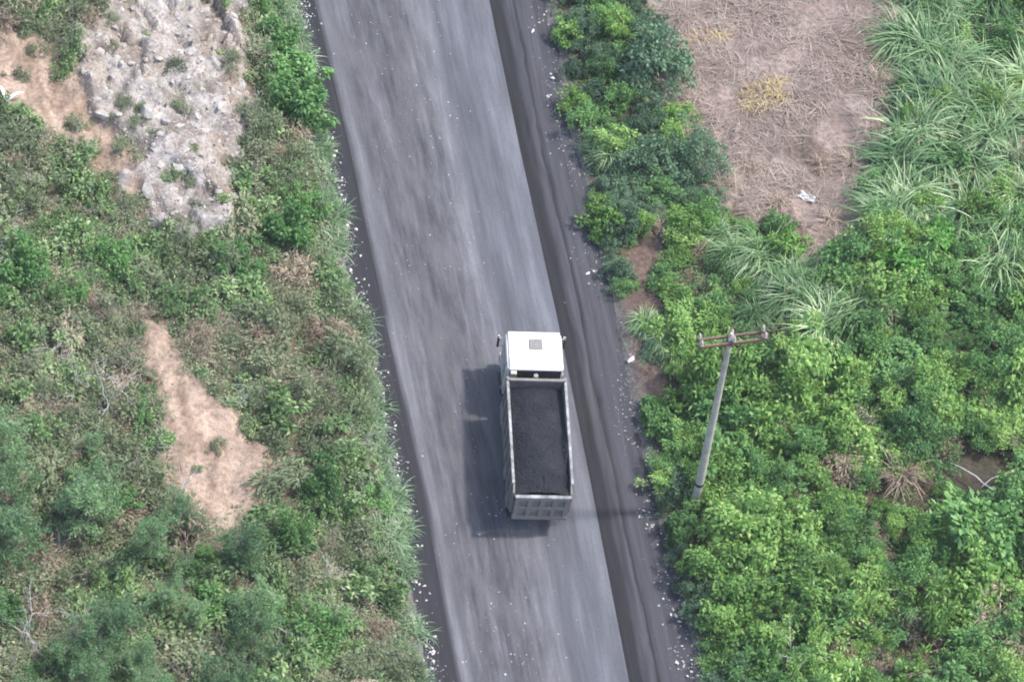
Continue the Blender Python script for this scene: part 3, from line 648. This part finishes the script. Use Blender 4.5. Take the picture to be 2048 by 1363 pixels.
# ------------------------------------------------------------------ utility pole
PB = ground_hit(1389, 1012); vtop = None
for h in np.arange(8, 15, .05):
    if pixel_of(PB + np.array([0, 0, h]))[1] <= 672: break
PH = float(h)
MAT['concrete'] = plain_mat('pole_concrete', (0.33, 0.31, 0.26), (0.46, 0.44, 0.38), 3, .9, .2, .2, .01)
MAT['rust'] = plain_mat('rusted_steel', (0.10, 0.065, 0.052), (0.18, 0.12, 0.095), 7, .85, .25)
MAT['porcelain'] = plain_mat('pale_porcelain', (0.34, 0.30, 0.27), (0.50, 0.46, 0.43), 12, .3, .5)
pole = link('utility_pole', None, None, tuple(PB - np.array([0, 0, .1])), (0, 0, 0), label='tall tapering concrete power pole with a rusty double crossarm in the thicket', category='pole')
tq = pixel_of(PB + np.array([0, 0, PH]))
best = min((abs(pixel_of(PB + Matrix.Rotation(rad(a_ / 4), 3, 'Y') @ Vector((0, 0, PH)))[0] - 1465), a_) for a_ in range(-40, 20))[1] / 4
pole.rotation_euler = (0, rad(best), 0)
mb = MB(); hh = np.linspace(0, PH, 10); tube(mb, np.stack([0 * hh, 0 * hh, hh], 1), .20 - .10 * hh / PH, 16)
link('shaft', mb.mesh('shaft', MAT['concrete'], True), pole)
cyl('band', pole, MAT['chassis'], .21, .21, .16, (0, 0, 1.9), seg=18)
cyl('cap', pole, MAT['concrete'], .11, .06, .12, (0, 0, PH + .05), seg=14)
arm = link('crossarm', None, pole, (0, 0, PH - .32), (0, 0, rad(21)))
for s in (-1, 1):
    bx('channel', arm, MAT['rust'], (2.8, .09, .12), (0.07, s * .17, 0), .01)
for xx in (-1.18, 0.09, 1.30):
    bx('spacer', arm, MAT['rust'], (.10, .42, .06), (xx, 0, -.03), .005)
for s in (-1, 1):
    for xx in (-1.22, 0.08, 1.34):
        def ins(bm, xx=xx, s=s):
            for zz, r_ in ((.12, .03), (.19, .08), (.25, .055), (.31, .075), (.37, .04)):
                kx = bmesh.ops.create_cone(bm, cap_ends=True, segments=12, radius1=r_, radius2=r_ * .7, depth=.10)
                bmesh.ops.translate(bm, verts=kx['verts'], vec=(xx, s * .17, zz))
        part('insulator', arm, MAT['porcelain'], ins)
    part('brace', arm, MAT['rust'], lambda bm: box_bm(bm, (.05, .03, .8), (s * .36, -.2, -.36), .004))
cyl('bracket', pole, MAT['porcelain'], .15, .15, .10, (0, 0, PH - .62), seg=14)
bx('clamp', pole, MAT['rust'], (.34, .42, .10), (0, 0, PH - .42), .01)

# ------------------------------------------------------------------ plants: meshes of each kind
def shrub(seed, mat, Rr, Hh, lobes, per, ll, lw, lr, flat=.55, name='shrub', low=.18):
    r = np.random.default_rng(seed); mb = MB(); st = MB()
    d = rnd_dirs(r, lobes, 0.0); rr = r.uniform(.35, 1.0, lobes) ** .6; rr = np.where(r.random(lobes) < .22, r.uniform(1.0, 1.55, lobes), rr)
    wobble = 0.75 + 0.5 * vnoise(np.arctan2(d[:, 1], d[:, 0]) * 1.3 + seed, d[:, 2] * 2, seed)
    C = d * rr[:, None] * wobble[:, None] * np.array([Rr, Rr, Hh]); C[:, 2] = np.maximum(C[:, 2], low * Hh) + r.uniform(-.05, .1, lobes) * Hh
    for c_ in C:
        n = int(per * r.uniform(.45, 1.5)); L = lr * r.uniform(.6, 1.4)
        dd = rnd_dirs(r, n, -0.25); pos = c_ + dd * L * r.uniform(.25, 1.0, (n, 1)) * np.array([1, 1, .75])
        ax = dd * np.array([1, 1, .5]) + r.normal(0, .45, (n, 3)); ax[:, 2] -= .12
        nr = np.array([0, 0, 1.0]) * 1.0 + dd * flat + r.normal(0, .38, (n, 3))
        k_ = r.uniform(.65, 1.3, n); leaves(mb, pos, ax, nr, ll * k_, lw * k_)
    for c_ in C[:: max(1, lobes // 9)]:
        b = np.array([c_[0] * .12, c_[1] * .12, -.15]); mid = b + (c_ - b) * .5 + np.array([0, 0, .12 * Hh])
        tube(st, [b, mid, c_], [.025, .017, .007], 4)
    return mb.mesh('foliage', mat), st.mesh('stems', MAT['stem'])
def tussock(seed, mat, n, L, W, spread, droop, wind=(0, 0)):
    r = np.random.default_rng(seed); mb = MB(); a = r.uniform(0, 2 * PI, n); e = r.uniform(.35, 1.45, n) ** 1.0
    dv = np.stack([np.cos(a) * np.cos(e), np.sin(a) * np.cos(e), np.sin(e)], 1) + np.array([wind[0], wind[1], 0])
    pos = np.stack([np.cos(a), np.sin(a), 0 * a], 1) * r.uniform(0, spread, (n, 1)) + r.normal(0, spread, (7, 3))[r.integers(0, 7, n)]; pos[:, 2] = -.05
    blades(mb, pos, dv, L * r.uniform(.55, 1.2, n), W * r.uniform(.6, 1.3, n), droop * r.uniform(.6, 1.5, n), 5)
    return mb.mesh('blades', mat)
def tree(seed, mat, Hh, Rr, limbs, per, ll, lw):
    r = np.random.default_rng(seed); mb = MB(); tk = MB()
    lean = r.normal(0, .12, 2); top = np.array([lean[0] * Hh, lean[1] * Hh, Hh])
    f = np.linspace(0, 1, 7)[:, None]; spine = f * top + np.concatenate([r.normal(0, .05, (7, 2)) * f * 2, np.zeros((7, 1))], 1); spine[0, 2] = -.2
    tube(tk, spine, np.linspace(.07, .015, 7) * (Hh / 4), 6)
    for j in range(limbs):
        h = r.uniform(.28, 1.0); b = np.array([np.interp(h, f[:, 0], spine[:, i]) for i in range(3)])
        a = r.uniform(0, 2 * PI); L = Rr * (1.15 - h * .55) * r.uniform(.35, 1.5); e = r.uniform(-.1, .95)
        tip = b + L * np.array([math.cos(a) * math.cos(e), math.sin(a) * math.cos(e), math.sin(e)])
        mid = (b + tip) / 2 + np.array([0, 0, .08 * L]); tube(tk, [b, mid, tip], [.022, .014, .005], 4)
        for q_ in range(5):                       # feathery sprays along the limb
            c_ = b + (tip - b) * r.uniform(.45, 1.1) + r.normal(0, .07 * Rr, 3)
            n = int(per * r.uniform(.6, 1.4)); sp = unit(r.normal(0, 1, 3) * np.array([1, 1, .3]) + (tip - b) * .6)
            tt = r.uniform(-1, 1, n); off = r.normal(0, .085, (n, 3))
            pos = c_ + sp * tt[:, None] * .34 + off
            ax = sp + r.normal(0, .9, (n, 3)); nr = np.array([0, 0, 1.0]) + r.normal(0, .5, (n, 3)); k_ = r.uniform(.6, 1.3, n)
            leaves(mb, pos, ax, nr, ll * k_, lw * k_, .05)
    return mb.mesh('crown', mat), tk.mesh('trunk', MAT['bark'])
def bare(seed, Hh, n, mat, r0=.035, spread=.6):
    r = np.random.default_rng(seed); mb = MB()
    def grow(p, d, L, rd, lev):
        pts = [p]; dd = d
        for _ in range(4): dd = unit(dd + r.normal(0, .16, 3)); pts.append(pts[-1] + dd * L / 4)
        tube(mb, pts, np.linspace(rd, rd * .45, 5), 5)
        if lev > 0:
            for _ in range(3 if lev > 1 else 2):
                j = r.integers(2, 5); grow(pts[j], unit(dd + r.normal(0, spread, 3)), L * r.uniform(.45, .75), rd * .5, lev - 1)
    for _ in range(n): grow(np.array([r.normal(0, .08), r.normal(0, .08), -.1]), unit(np.array([r.normal(0, .35), r.normal(0, .35), 1.0])), Hh * r.uniform(.5, .75), r0, 2)
    return mb.mesh('branches', mat)

KIND = {
    'lime':  [shrub(400 + i, MAT['lime'], .72, .62 + .08 * (i % 3), 34 + 3 * i, 62, (.11, .13, .14, .10, .17, .12)[i], (.06, .065, .05, .045, .085, .04)[i], .18 + .02 * (i % 3)) for i in range(8) for i in [i % 6]],
    'green': [shrub(420 + i, MAT['green'], .70, .75, 36, 66, (.10, .12, .09, .13, .16)[i], (.05, .055, .04, .045, .08)[i], .2) for i in range(5)],
    'vivid': [shrub(440 + i, MAT['vivid'], .75, .8, 30, 70, .15, .085, .24) for i in range(2)],
    'dark':  [shrub(450 + i, MAT['dark'], .85, .85, 46, 78, (.09, .11, .08, .12)[i], (.05, .05, .035, .055)[i], .2) for i in range(4)],
    'olive': [shrub(460 + i, MAT['olive'], .55, .38, 20, 40, (.12, .10, .14, .09, .12)[i], (.04, .05, .035, .045, .03)[i], .2) for i in range(5)],
    'weed':  [shrub(480 + i, MAT['weed'], .45, .36, 14, 38, (.14, .11, .17, .12, .10)[i], (.06, .05, .08, .045, .05)[i], .17) for i in range(5)],
    'dome':  [shrub(495, MAT['green'], 1.45, 1.6, 130, 80, .12, .055, .24)],
    'dryb':  [shrub(500 + i, MAT['dry'], .55, .4, 16, 34, .18, .022, .22) for i in range(3)],
}
GRASS = [tussock(520 + i, MAT['grass'], 320, 1.85, .06, .2, 2.3, (-.10, -.16)) for i in range(5)]
EDGEG = [tussock(540 + i, MAT['edgegrass'], 80, .66, .036, .14, 1.7) for i in range(5)]
BANKG = [tussock(550 + i, (MAT['edgegrass'], MAT['dry'], MAT['olive'])[i], 90, .72, .024, .3, 1.9) for i in range(3)]
DRYG = [tussock(560 + i, MAT['dry'], 90, .95, .035, .15, 1.9) for i in range(3)]
YELG = [tussock(570 + i, MAT['yellowdry'], 70, .55, .03, .2, 2.4) for i in range(2)]
TREES = [tree(580 + i, MAT['feather'], 3.2 + .35 * i, 1.5, 24, 46, .15, .042) for i in range(4)]
DEAD = [bare(600 + i, 2.0, 3, MAT['deadwood'], .03) for i in range(3)]
TWIG = [bare(610 + i, 1.6, 5, (MAT['bark'], MAT['deadwood'], MAT['bark'])[i], .02, .7) for i in range(3)]

rp = np.random.default_rng(77)
def plant(kind, name, x, y, s, label, group=None, parts=('foliage', 'stems'), sz=None, category='shrub'):
    z = float(surf(x, y)); v = KIND[kind]; f, st = v[rp.integers(len(v))]; e = rp.uniform(.8, 1.25)
    o = link(name, None, None, (x, y, z - .04), (rp.normal(0, .07), rp.normal(0, .07), rp.uniform(0, 6.28)), (s * e, s / e, sz or s * rp.uniform(.9, 1.8)), label=label, category=category)
    if group: o['group'] = group
    link(parts[0], f, o); link(parts[1], st, o); return o
def single(name, me, x, y, s, label, category, group=None, rot=None, dz=0.0):
    o = link(name, me, None, (x, y, float(surf(x, y)) + dz), rot if rot is not None else (rp.normal(0, .06), rp.normal(0, .06), rp.uniform(0, 6.28)), (s, s, s * rp.uniform(.85, 1.15)), label=label, category=category)
    if group: o['group'] = group
    return o
def at(px, py): p = ground_hit(px, py); return p[0], p[1]
def ats(pts): return [tuple(p) for p in ground_hits(pts)[:, :2]]

# named plants, one by one
x, y = at(1822, 885); plant('dome', 'round_shrub', x, y, 1.12, 'large dark green domed shrub beside a dry tan grass clump in the thicket', sz=1.25)
x, y = at(1795, 965); single('dry_grass_clump', DRYG[0], x, y, 1.5, 'pale tan dried grass clump against the large dark domed shrub', 'grass clump', dz=.55)
for (px, py, s), wh in (((1800, 540, 1.5), 'larger of two vivid bright green shrubs at the foot of the dry clearing'), ((1862, 500, 1.15), 'smaller of two vivid bright green shrubs at the foot of the dry clearing')):
    x, y = at(px, py); plant('vivid', 'vivid_shrub', x, y, s, wh)
x, y = at(1470, 1185); plant('lime', 'pale_leaf_shrub', x, y, 1.7, 'big pale yellow-green shrub bulging towards the verge downhill of the pole')
x, y = at(1420, 1150); plant('lime', 'pale_leaf_shrub', x, y, 1.4, 'pale lime shrub in front of dark verge bushes, touching the big yellow-green shrub')
x, y = at(1578, 1325); single('dead_bush', DEAD[0], x, y, 1.0, 'bleached bare branching dead bush sticking out of green shrubs', 'dead bush', dz=.45)
x, y = at(1432, 1090); single('dead_bush', DEAD[1], x, y, .5, 'small bleached dead bush at the foot of the power pole', 'dead bush', dz=.3)
mb = MB(); tube(mb, [(0, 0, 0), (.55, -.35, .18), (1.15, -.75, .3), (1.5, -1.15, .38), (1.95, -1.3, .3), (2.2, -1.65, .2)], [.028, .036, .04, .04, .028, .015], 6)
tube(mb, [(1.5, -1.15, .38), (1.75, -.9, .5), (2.05, -.75, .62)], [.025, .018, .01], 5); tube(mb, [(1.5, -1.15, .38), (1.35, -1.35, .36)], [.025, .016], 5)
x, y = at(1895, 925); o = single('fallen_branch', mb.mesh('fallen_branch', MAT['deadwood'], True), x, y, 1.0, 'long grey forked branch lying across a dark hollow in the thicket', 'branch', rot=(0, 0, .05), dz=.45)
x, y = at(268, 730); single('dead_sapling', TWIG[0], x, y, 1.6, 'thin dark leafless sapling standing above the head of the bare earth scar', 'dead tree')
for (x, y), lb in zip(ats([(150, 780), (215, 830), (90, 720), (60, 1290), (350, 1010)]), ('leaning grey leafless sapling between olive scrub and the feathery saplings', 'leaning grey leafless sapling next to the bare earth scar', 'leaning grey leafless sapling up the bank from the feathery stand', 'pale leafless sapling inside the feathery stand', 'thin grey leafless sapling at the lower end of the bare earth scar')):
    single('dead_sapling', DEAD[rp.integers(3)], x, y, 1.0 * rp.uniform(.8, 1.2), lb, 'dead tree', rot=(rp.normal(.0, .1), .45 * rp.random(), .2 + rp.normal(0, .3)))

# which thing a plant stands beside: landmarks one can find in the place
LM_R = [('the power pole', (1389, 1012)), ('the dry clearing', (1400, 330)), ('the dry clearing', (1330, 120)), ('the dry clearing', (1590, 500)), ('the dry clearing', (1740, 470)), ('the tall grasses', (1850, 250)), ('the tall grasses', (1980, 420)),
        ('the domed shrub', (1822, 885)), ('the fallen forked branch', (1950, 960)), ('the big pale shrub', (1470, 1185)), ('the bleached dead bush', (1578, 1310)), ('the bare reddish soil', (1300, 600)),
        ('the bare reddish soil', (1310, 740)), ('the vivid shrubs', (1820, 530)), ('the pole crossarm', (1580, 760)), ('the large white stone', (1275, 725))]
LM_L = [('the rocky slope', (330, 200)), ('the rocky slope', (400, 400)), ('the rocky slope', (200, 60)), ('the orange soil patch', (80, 150)), ('the orange soil patch', (210, 300)), ('the bare earth scar', (330, 720)), ('the bare earth scar', (440, 900)),
        ('the earth scar foot', (440, 1050)), ('the feathery saplings', (330, 1150)), ('the feathery saplings', (120, 900)), ('the leafless sapling', (268, 730)), ('the curled pale strips', (14, 205)), ('the shoulder grass fringe', (590, 300)),
        ('the shoulder grass fringe', (640, 600)), ('the shoulder grass fringe', (700, 900)), ('the shoulder grass fringe', (740, 1200)), ('the grey saplings', (130, 780))]
LMX = {'r': ground_hits([p for _, p in LM_R]), 'l': ground_hits([p for _, p in LM_L])}
def where(sd_, x, y):
    q_ = LMX[sd_]; nm = [a for a, _ in (LM_R if sd_ == 'r' else LM_L)]
    o_ = np.argsort(np.hypot(q_[:, 0] - x, q_[:, 1] - y)); a = nm[o_[0]]
    if math.hypot(q_[o_[0], 0] - x, q_[o_[0], 1] - y) < 2.0: return 'beside ' + a
    b = next(nm[i_] for i_ in o_ if nm[i_] != a); return 'between ' + a + ' and ' + b
def size_word(s): return 'small' if s < .85 else ('tall' if s > 1.2 else 'mid-sized')

# feathery saplings low on the bank
tz = scatter(Z['feathery'], 1.2, 900, ('scar_front',), seed=31)
for j, (x, y) in enumerate(tz[:30]):
    f, tk = TREES[rp.integers(4)]; s = rp.uniform(.4, .95)
    o = link('feathery_tree', None, None, (x, y, float(surf(x, y)) - .05), (rp.normal(0, .14), rp.normal(0, .14), rp.uniform(0, 6.28)), (s * rp.uniform(.8, 1.3), s, s * rp.uniform(.8, 1.15)), category='tree', group='feathery saplings on the bank')
    o['label'] = ('short ' if s < .62 else 'tall ') + 'feathery blue-green sapling ' + where('l', x, y)
    link('trunk', tk, o); link('crown', f, o)

# tall arching grasses beside the clearing
gp = [(1850, 120), (1900, 60), (1960, 140), (2010, 60), (1860, 210), (1930, 240), (2000, 220), (2050, 160), (1800, 330), (1820, 400), (1780, 440), (1880, 330), (1960, 340), (2030, 330), (1930, 430),
         (2010, 460), (1990, 540), (2040, 520), (1880, 30), (2060, 20), (2070, 260), (1980, 0), (1850, 0), (2090, 420), (1900, 150), (1980, 280), (2040, 400), (1830, 270)]
gp += [(a_ + rp.uniform(-40, 40), b_ + rp.uniform(-40, 40)) for a_, b_ in gp[:2]]
for (x, y) in ats(gp):
    s = rp.uniform(1.0, 1.6); single('tall_grass_clump', GRASS[rp.integers(5)], x, y, s, ('huge' if s > 1.2 else 'tall') + ' fountain of arching pale green grass in the stand along the dry clearing', 'grass clump', 'tall grasses along the dry clearing', rot=(rp.normal(.05, .2), rp.normal(-.05, .2), rp.normal(0, .7)))
gp = ((1520, 530, 1.1), (1560, 600, 1.1), (1650, 660, 1.25), (1690, 640, 1.1), (1610, 620, 1.1), (1470, 520, .9), (1740, 580, .9), (1500, 640, .8), (1430, 480, .7), (1585, 560, .9))
CLRR = np.array([1.5, 1.1, .9, 1.3, 1.3, .8, .7, .7])
CLR = np.array(ats([(1822, 880), (1800, 985), (1920, 960), (1955, 1000), (1990, 1040), (1578, 1320), (1432, 1100), (1400, 1030)]))
KEEP = np.array(ats([p[:2] for p in gp]))
for (x, y), (_, _, s) in zip(ats([p[:2] for p in gp]), gp):
    single('grass_clump', GRASS[rp.integers(5)], x, y, s, ('large' if s > .9 else 'small') + ' arching pale grass clump ' + where('r', x, y), 'grass clump', 'grass clumps uphill of the pole', rot=(rp.normal(0, .2), rp.normal(0, .2), rp.normal(0, .7)), dz=.25)
gp = ((1210, 290, .75), (1225, 320, .7), (1290, 650, .6), (1330, 690, .6), (1560, 1350, .7), (1455, 900, .8), (1450, 850, .7), (1450, 960, .7), (1410, 1000, .55))
for (x, y), (_, _, s) in zip(ats([p[:2] for p in gp]), gp):
    single('grass_clump', GRASS[rp.integers(5)], x, y, s, 'low arching grass clump ' + where('r', x, y), 'grass clump', 'grass clumps near the verge')

def noise_at(P_, sc_, seed): return fbm(P_[:, 0] * sc_, P_[:, 1] * sc_, seed, 3)
# thicket beyond the verge
def on_right(x, y): return dist_right(x, y) > 0.35
thk = poly_world([(1080, -110), (2170, -110), (2170, 1480), (1390, 1480)])
pts = scatter(thk, lambda x, y: rp.uniform(.6, 1.25), 14000, ('field', 'hollow', 'gap', 'grassy'), seed=51, extra=on_right, jit=.35)
pts += scatter(Z['grassy'], 1.7, 700, ('field',), seed=52, extra=on_right)
P_ = np.array(pts); CAN = .55 + 1.35 * noise_at(P_, .42, 145) ** 1.5; NZ = noise_at(P_, .32, 140); BD = jit_in(Z['bushdark'], P_[:, 0], P_[:, 1]); DRr = dist_right(P_[:, 0], P_[:, 1]); cnts = {}
for (x, y), nz, bd, dr_, cn_ in zip(pts, NZ, BD, DRr, CAN):
    if np.min(np.hypot(KEEP[:, 0] - x, KEEP[:, 1] - y)) < .75 or np.any(np.hypot(CLR[:, 0] - x, CLR[:, 1] - y) < CLRR): continue
    u_ = rp.random()
    if bd: kd = 'dark' if u_ < .5 else ('green' if u_ < .85 else 'lime')
    elif dr_ < 1.4: kd = 'dark' if u_ < .5 else ('green' if u_ < .85 else 'lime')
    elif nz < .505: kd = 'green' if u_ < .74 else 'lime'
    elif nz > .58 and u_ < .2: kd = 'dryb'
    else: kd = 'lime' if u_ < .72 else ('green' if u_ < .95 else 'olive')
    s = min(max(rp.lognormal(-.05, .28), .55), 1.65) * (0.72 if dr_ < .8 else cn_)
    nm, look, grp = {'dark': ('blue_green_shrub', 'dusky blue-green shrub', 'blue-green verge shrubs'), 'green': ('green_shrub', 'mid-green leafy shrub', 'mid-green thicket shrubs'),
           'lime': ('lime_shrub', 'bright yellow-green shrub', 'yellow-green thicket shrubs'), 'dryb': ('dry_shrub', 'brown withered shrub', 'withered thicket shrubs'), 'olive': ('olive_shrub', 'olive-tinted shrub', 'olive thicket shrubs')}[kd]
    cnts[kd] = cnts.get(kd, 0) + 1
    plant(kd, nm, x, y, s * (1.25 if kd == 'olive' else 1), size_word(s) + ' ' + look + ' ' + where('r', x, y), grp)

# weeds and shrubs on the bank
bank = poly_world([(-140, -110), (590, -110), (860, 1480), (-140, 1480)])
def on_left(x, y): return dist_left(x, y) > 0.8
pts = scatter(bank, lambda x, y: rp.uniform(.5, .95), 12000, ('rock', 'dirt_a', 'dirt_b', 'scar_front'), seed=61, extra=on_left, jit=.35)
P_ = np.array(pts); NZ = noise_at(P_, .4, 150); GE = jit_in(Z['greenedge'], P_[:, 0], P_[:, 1])
LCLR = np.array(ats([(315, 690), (325, 730), (345, 790), (380, 840), (370, 440), (420, 440), (330, 420), (40, 190), (120, 270)])); LRR = np.array([.8, .8, .8, .8, .9, .8, .7, .9, .8])
for (x, y), nz, ge in zip(pts, NZ, GE):
    if np.any(np.hypot(LCLR[:, 0] - x, LCLR[:, 1] - y) < LRR): continue
    u_ = rp.random()
    if ge: kd = 'green' if u_ < .7 else 'weed'
    elif nz < .47: kd = 'weed' if u_ < .55 else ('green' if u_ < .65 else ('olive' if u_ < .85 else 'g'))
    elif nz > .56: kd = 'olive' if u_ < .42 else ('dryb' if u_ < .60 else ('g' if u_ < .82 else 'weed'))
    else: kd = 'olive' if u_ < .34 else ('weed' if u_ < .56 else ('dryb' if u_ < .68 else 'g'))
    s = min(max(rp.lognormal(0.12, .34), .5), 2.0)
    if kd == 'g':
        j = rp.integers(3); single('grass_tuft', BANKG[j], x, y, min(s, 1.05), size_word(s) + (' pale green', ' straw-coloured', ' olive')[j] + ' grass tuft ' + where('l', x, y), 'grass tuft', 'grass tufts on the bank'); continue
    nm, look, grp = {'green': ('leafy_shrub', 'deep green bush', 'deep green bushes on the bank'), 'weed': ('bank_weed', 'bright green weed clump', 'green weeds on the bank'),
           'olive': ('bank_shrub', 'olive-brown scrub bush', 'olive scrub on the bank'), 'dryb': ('dry_bush', 'dry tan scrub bush', 'dry scrub on the bank')}[kd]
    cnts['L' + kd] = cnts.get('L' + kd, 0) + 1
    plant(kd, nm, x, y, s * (.8 if kd == 'green' else 1), size_word(s) + ' ' + look + ' ' + where('l', x, y), grp)
for x, y in scatter(bank, 1.3, 900, ('rock', 'dirt_a', 'dirt_b', 'scar_front'), seed=66, extra=on_left)[:95]:
    single('twiggy_bush', TWIG[rp.integers(3)], x, y, rp.uniform(.6, 1.3), 'grey leafless twiggy bush ' + where('l', x, y), 'dead bush', 'leafless bushes on the bank')
# weeds that took hold among the rocks and on the bare soil
for zn, n_, wh in (('rock', 22, 'rooted in the bare rocky slope'), ('dirt_b', 3, 'growing out of the bare earth scar'), ('dirt_a', 8, 'growing on the orange soil patch')):
    for x, y in scatter(Z[zn], 0.8 if zn == 'rock' else .8, 700, seed=67)[:n_]:
        kd = ('weed', 'olive')[rp.integers(2)]; s = rp.uniform(.4, .9)
        plant(kd, 'pioneer_weed', x, y, s, size_word(s) + (' green' if kd == 'weed' else ' olive-brown') + ' weed clump ' + wh, 'weeds on bare ground')
# grass fringe overhanging the shoulder
FR_ = [fbm(DY * .5, DY * 0 + 3.0, 160)]
k_ = 0
while k_ < 240:
    y = rp.uniform(-20, 26); d = abs(rp.normal(.0, .5)) + .12; x = float(edge_x('lo', y)) - d / RC
    if np.interp(y, DY, FR_[0]) < .36: k_ += .3; continue
    s = rp.uniform(.6, 1.5); single('roadside_grass_tuft', EDGEG[rp.integers(5)], x, y, s, size_word(s) + ' pale green grass tuft fringing the road shoulder ' + along(y), 'grass tuft', 'grass tufts along the shoulder'); k_ += 1

# ground cover nobody could count
def cover(name, poly, n, avoid, cond, mat, ll, lw, hmax, seed, label, dens_seed, thr):
    r = np.random.default_rng(seed); lo, hi = poly.min(0), poly.max(0)
    x = r.uniform(lo[0], hi[0], n); y = r.uniform(lo[1], hi[1], n)
    ok = inside(poly, x, y) & cond(x, y) & (fbm(x * .9, y * .9, dens_seed) > thr + r.normal(0, .06, n))
    for a in avoid: ok &= ~(jit_in(Z[a], x, y) & (r.random(n) > .03))
    x, y = x[ok], y[ok]; m_ = len(x); hb = fbm(x * 1.3, y * 1.3, dens_seed + 5)
    z = surf(x, y) + r.uniform(0, 1, m_) ** 1.5 * hmax * hb * 1.6
    ax = rnd_dirs(r, m_, -.3); nr = np.array([0, 0, 1.0]) + r.normal(0, .45, (m_, 3)); k_ = r.uniform(.6, 1.3, m_)
    mb = MB(); leaves(mb, np.stack([x, y, z], 1), ax, nr, ll * k_, lw * k_)
    return link(name, mb.mesh(name, mat), kind='stuff', label=label, category='ground cover')
cover('ground_cover', thk, 190000, ('field', 'gap', 'hollow'), lambda x, y: dist_right(x, y) > .15, MAT['green'], .13, .06, .4, 71, 'low green leaves covering the ground under the thicket', 170, .50)
cover('bank_cover', bank, 300000, ('rock', 'dirt_a', 'dirt_b'), lambda x, y: dist_left(x, y) > .15, MAT['mixweed'], .125, .05, .55, 72, 'low mixed weeds covering the soil of the bank', 180, .36)
cover('dry_cover', bank, 45000, ('dirt_a', 'dirt_b'), lambda x, y: dist_left(x, y) > .3, MAT['dry'], .18, .02, .3, 73, 'dry grass litter lying among the weeds of the bank', 190, .46)
# fallen straw on the cleared field
r = np.random.default_rng(81); lo, hi = Z['field'].min(0) - 1, Z['field'].max(0) + 1; n = 30000
x = r.uniform(lo[0], hi[0], n); y = r.uniform(lo[1], hi[1], n); dn = fbm(x * .7, y * .7, 195); ok = jit_in(Z['field'], x, y, .8) & (dn > .47 + r.normal(0, .08, n))
x, y, dn = x[ok], y[ok], dn[ok]; n = len(x); a = (fbm(x * .35, y * .35, 196) * 7 + r.normal(0, 1.3, n)); e = r.uniform(.02, .4, n)
dv = np.stack([np.cos(a) * np.cos(e), np.sin(a) * np.cos(e), np.sin(e)], 1)
mb = MB(); blades(mb, np.stack([x, y, surf(x, y) + .01 + r.uniform(0, .16, n) * smooth(.5, .65, dn)], 1), dv, r.uniform(.25, 1.15, n), r.uniform(.012, .036, n), r.uniform(.1, .7, n), 3)
link('fallen_straw', mb.mesh('fallen_straw', MAT['straw']), kind='stuff', label='dry mauve-brown straw and stalks strewn over the clearing', category='straw')
for x, y in ats([(1545, 185), (1510, 205), (1560, 200), (1525, 180), (1555, 170), (1500, 190), (1530, 210), (1490, 215), (1380, 80), (1410, 70), (1440, 75)]):
    single('yellow_grass_tuft', YELG[rp.integers(2)], x, y, rp.uniform(.8, 1.2), 'flattened yellowed grass tuft in the dry clearing', 'grass tuft', 'yellowed tufts in the clearing')
for x, y in ats([(1780, 130), (1770, 200), (1760, 260), (1790, 90), (1755, 160), (1700, 330), (1640, 330), (1720, 420), (1660, 440), (1500, 340), (1560, 410), (1600, 460), (1680, 490), (1440, 380), (1740, 380)]):
    s = rp.uniform(.7, 1.2); single('dry_grass_clump', DRYG[rp.integers(3)], x, y, s, size_word(s) + ' withered brown grass clump at the edge of the dry clearing', 'grass clump', 'withered clumps round the clearing')
# litter
def scrap(bm):
    n_ = 7; v = [[bm.verts.new(((i_ / n_ - .5) * .75, (j_ / 4 - .5) * .42 * (1 - .25 * (i_ / n_)), .05 * math.sin(i_ * 1.3) + .06 * math.cos(j_ * 1.9 + i_) )) for j_ in range(5)] for i_ in range(n_ + 1)]
    for i_ in range(n_):
        for j_ in range(4): bm.faces.new((v[i_][j_], v[i_ + 1][j_], v[i_ + 1][j_ + 1], v[i_][j_ + 1]))
    bmesh.ops.solidify(bm, geom=list(bm.faces), thickness=.012)
MAT['white'] = plain_mat('white_plastic', (0.74, 0.74, 0.74), (0.82, 0.82, 0.82), 6, .5, .4)
x, y = at(1613, 397); part('white_scrap', None, MAT['white'], scrap, loc=(x, y, float(surf(x, y)) + .16), rot=(.1, -.05, -.35), label='crumpled white sheet of litter lying in the dry clearing', category='litter')
x, y = at(14, 205); mb = MB()
tt = np.linspace(0, 1, 9); blades(mb, np.array([[0, 0, 0], [.05, .05, 0]]), np.array([[-.3, .4, 1.0], [.3, .3, 1.0]]), np.array([1.2, 1.0]), np.array([.22, .2]), np.array([2.6, 2.6]), 7)
link('white_strip', mb.mesh('white_strip', MAT['white'], True), None, (x, y, float(surf(x, y)) - .02), (0, 0, 0), label='pale curled strips arching over the bare orange soil of the bank', category='litter')
print('COUNTS', cnts, 'objects', len(bpy.data.objects), 'TLEN', TLEN, 'yaw', math.degrees(yaw), 'PH', PH)

# ------------------------------------------------------------------ thin coal-dust haze in the air between the drone and the ground
m = bpy.data.materials.new('haze_air'); m.use_nodes = True; t = m.node_tree; t.nodes.clear()
pv = t.nodes.new('ShaderNodeVolumePrincipled'); ou = t.nodes.new('ShaderNodeOutputMaterial')
pv.inputs['Color'].default_value = (0.92, 0.94, 0.97, 1); pv.inputs['Density'].default_value = 0.00018; pv.inputs['Anisotropy'].default_value = 0.2
t.links.new(pv.outputs[0], ou.inputs['Volume'])
hz_ = part('haze', None, m, lambda bm: box_bm(bm, (800, 800, 125), (0, 0, 125 / 2 - 6), 0)); hz_['kind'] = 'stuff'
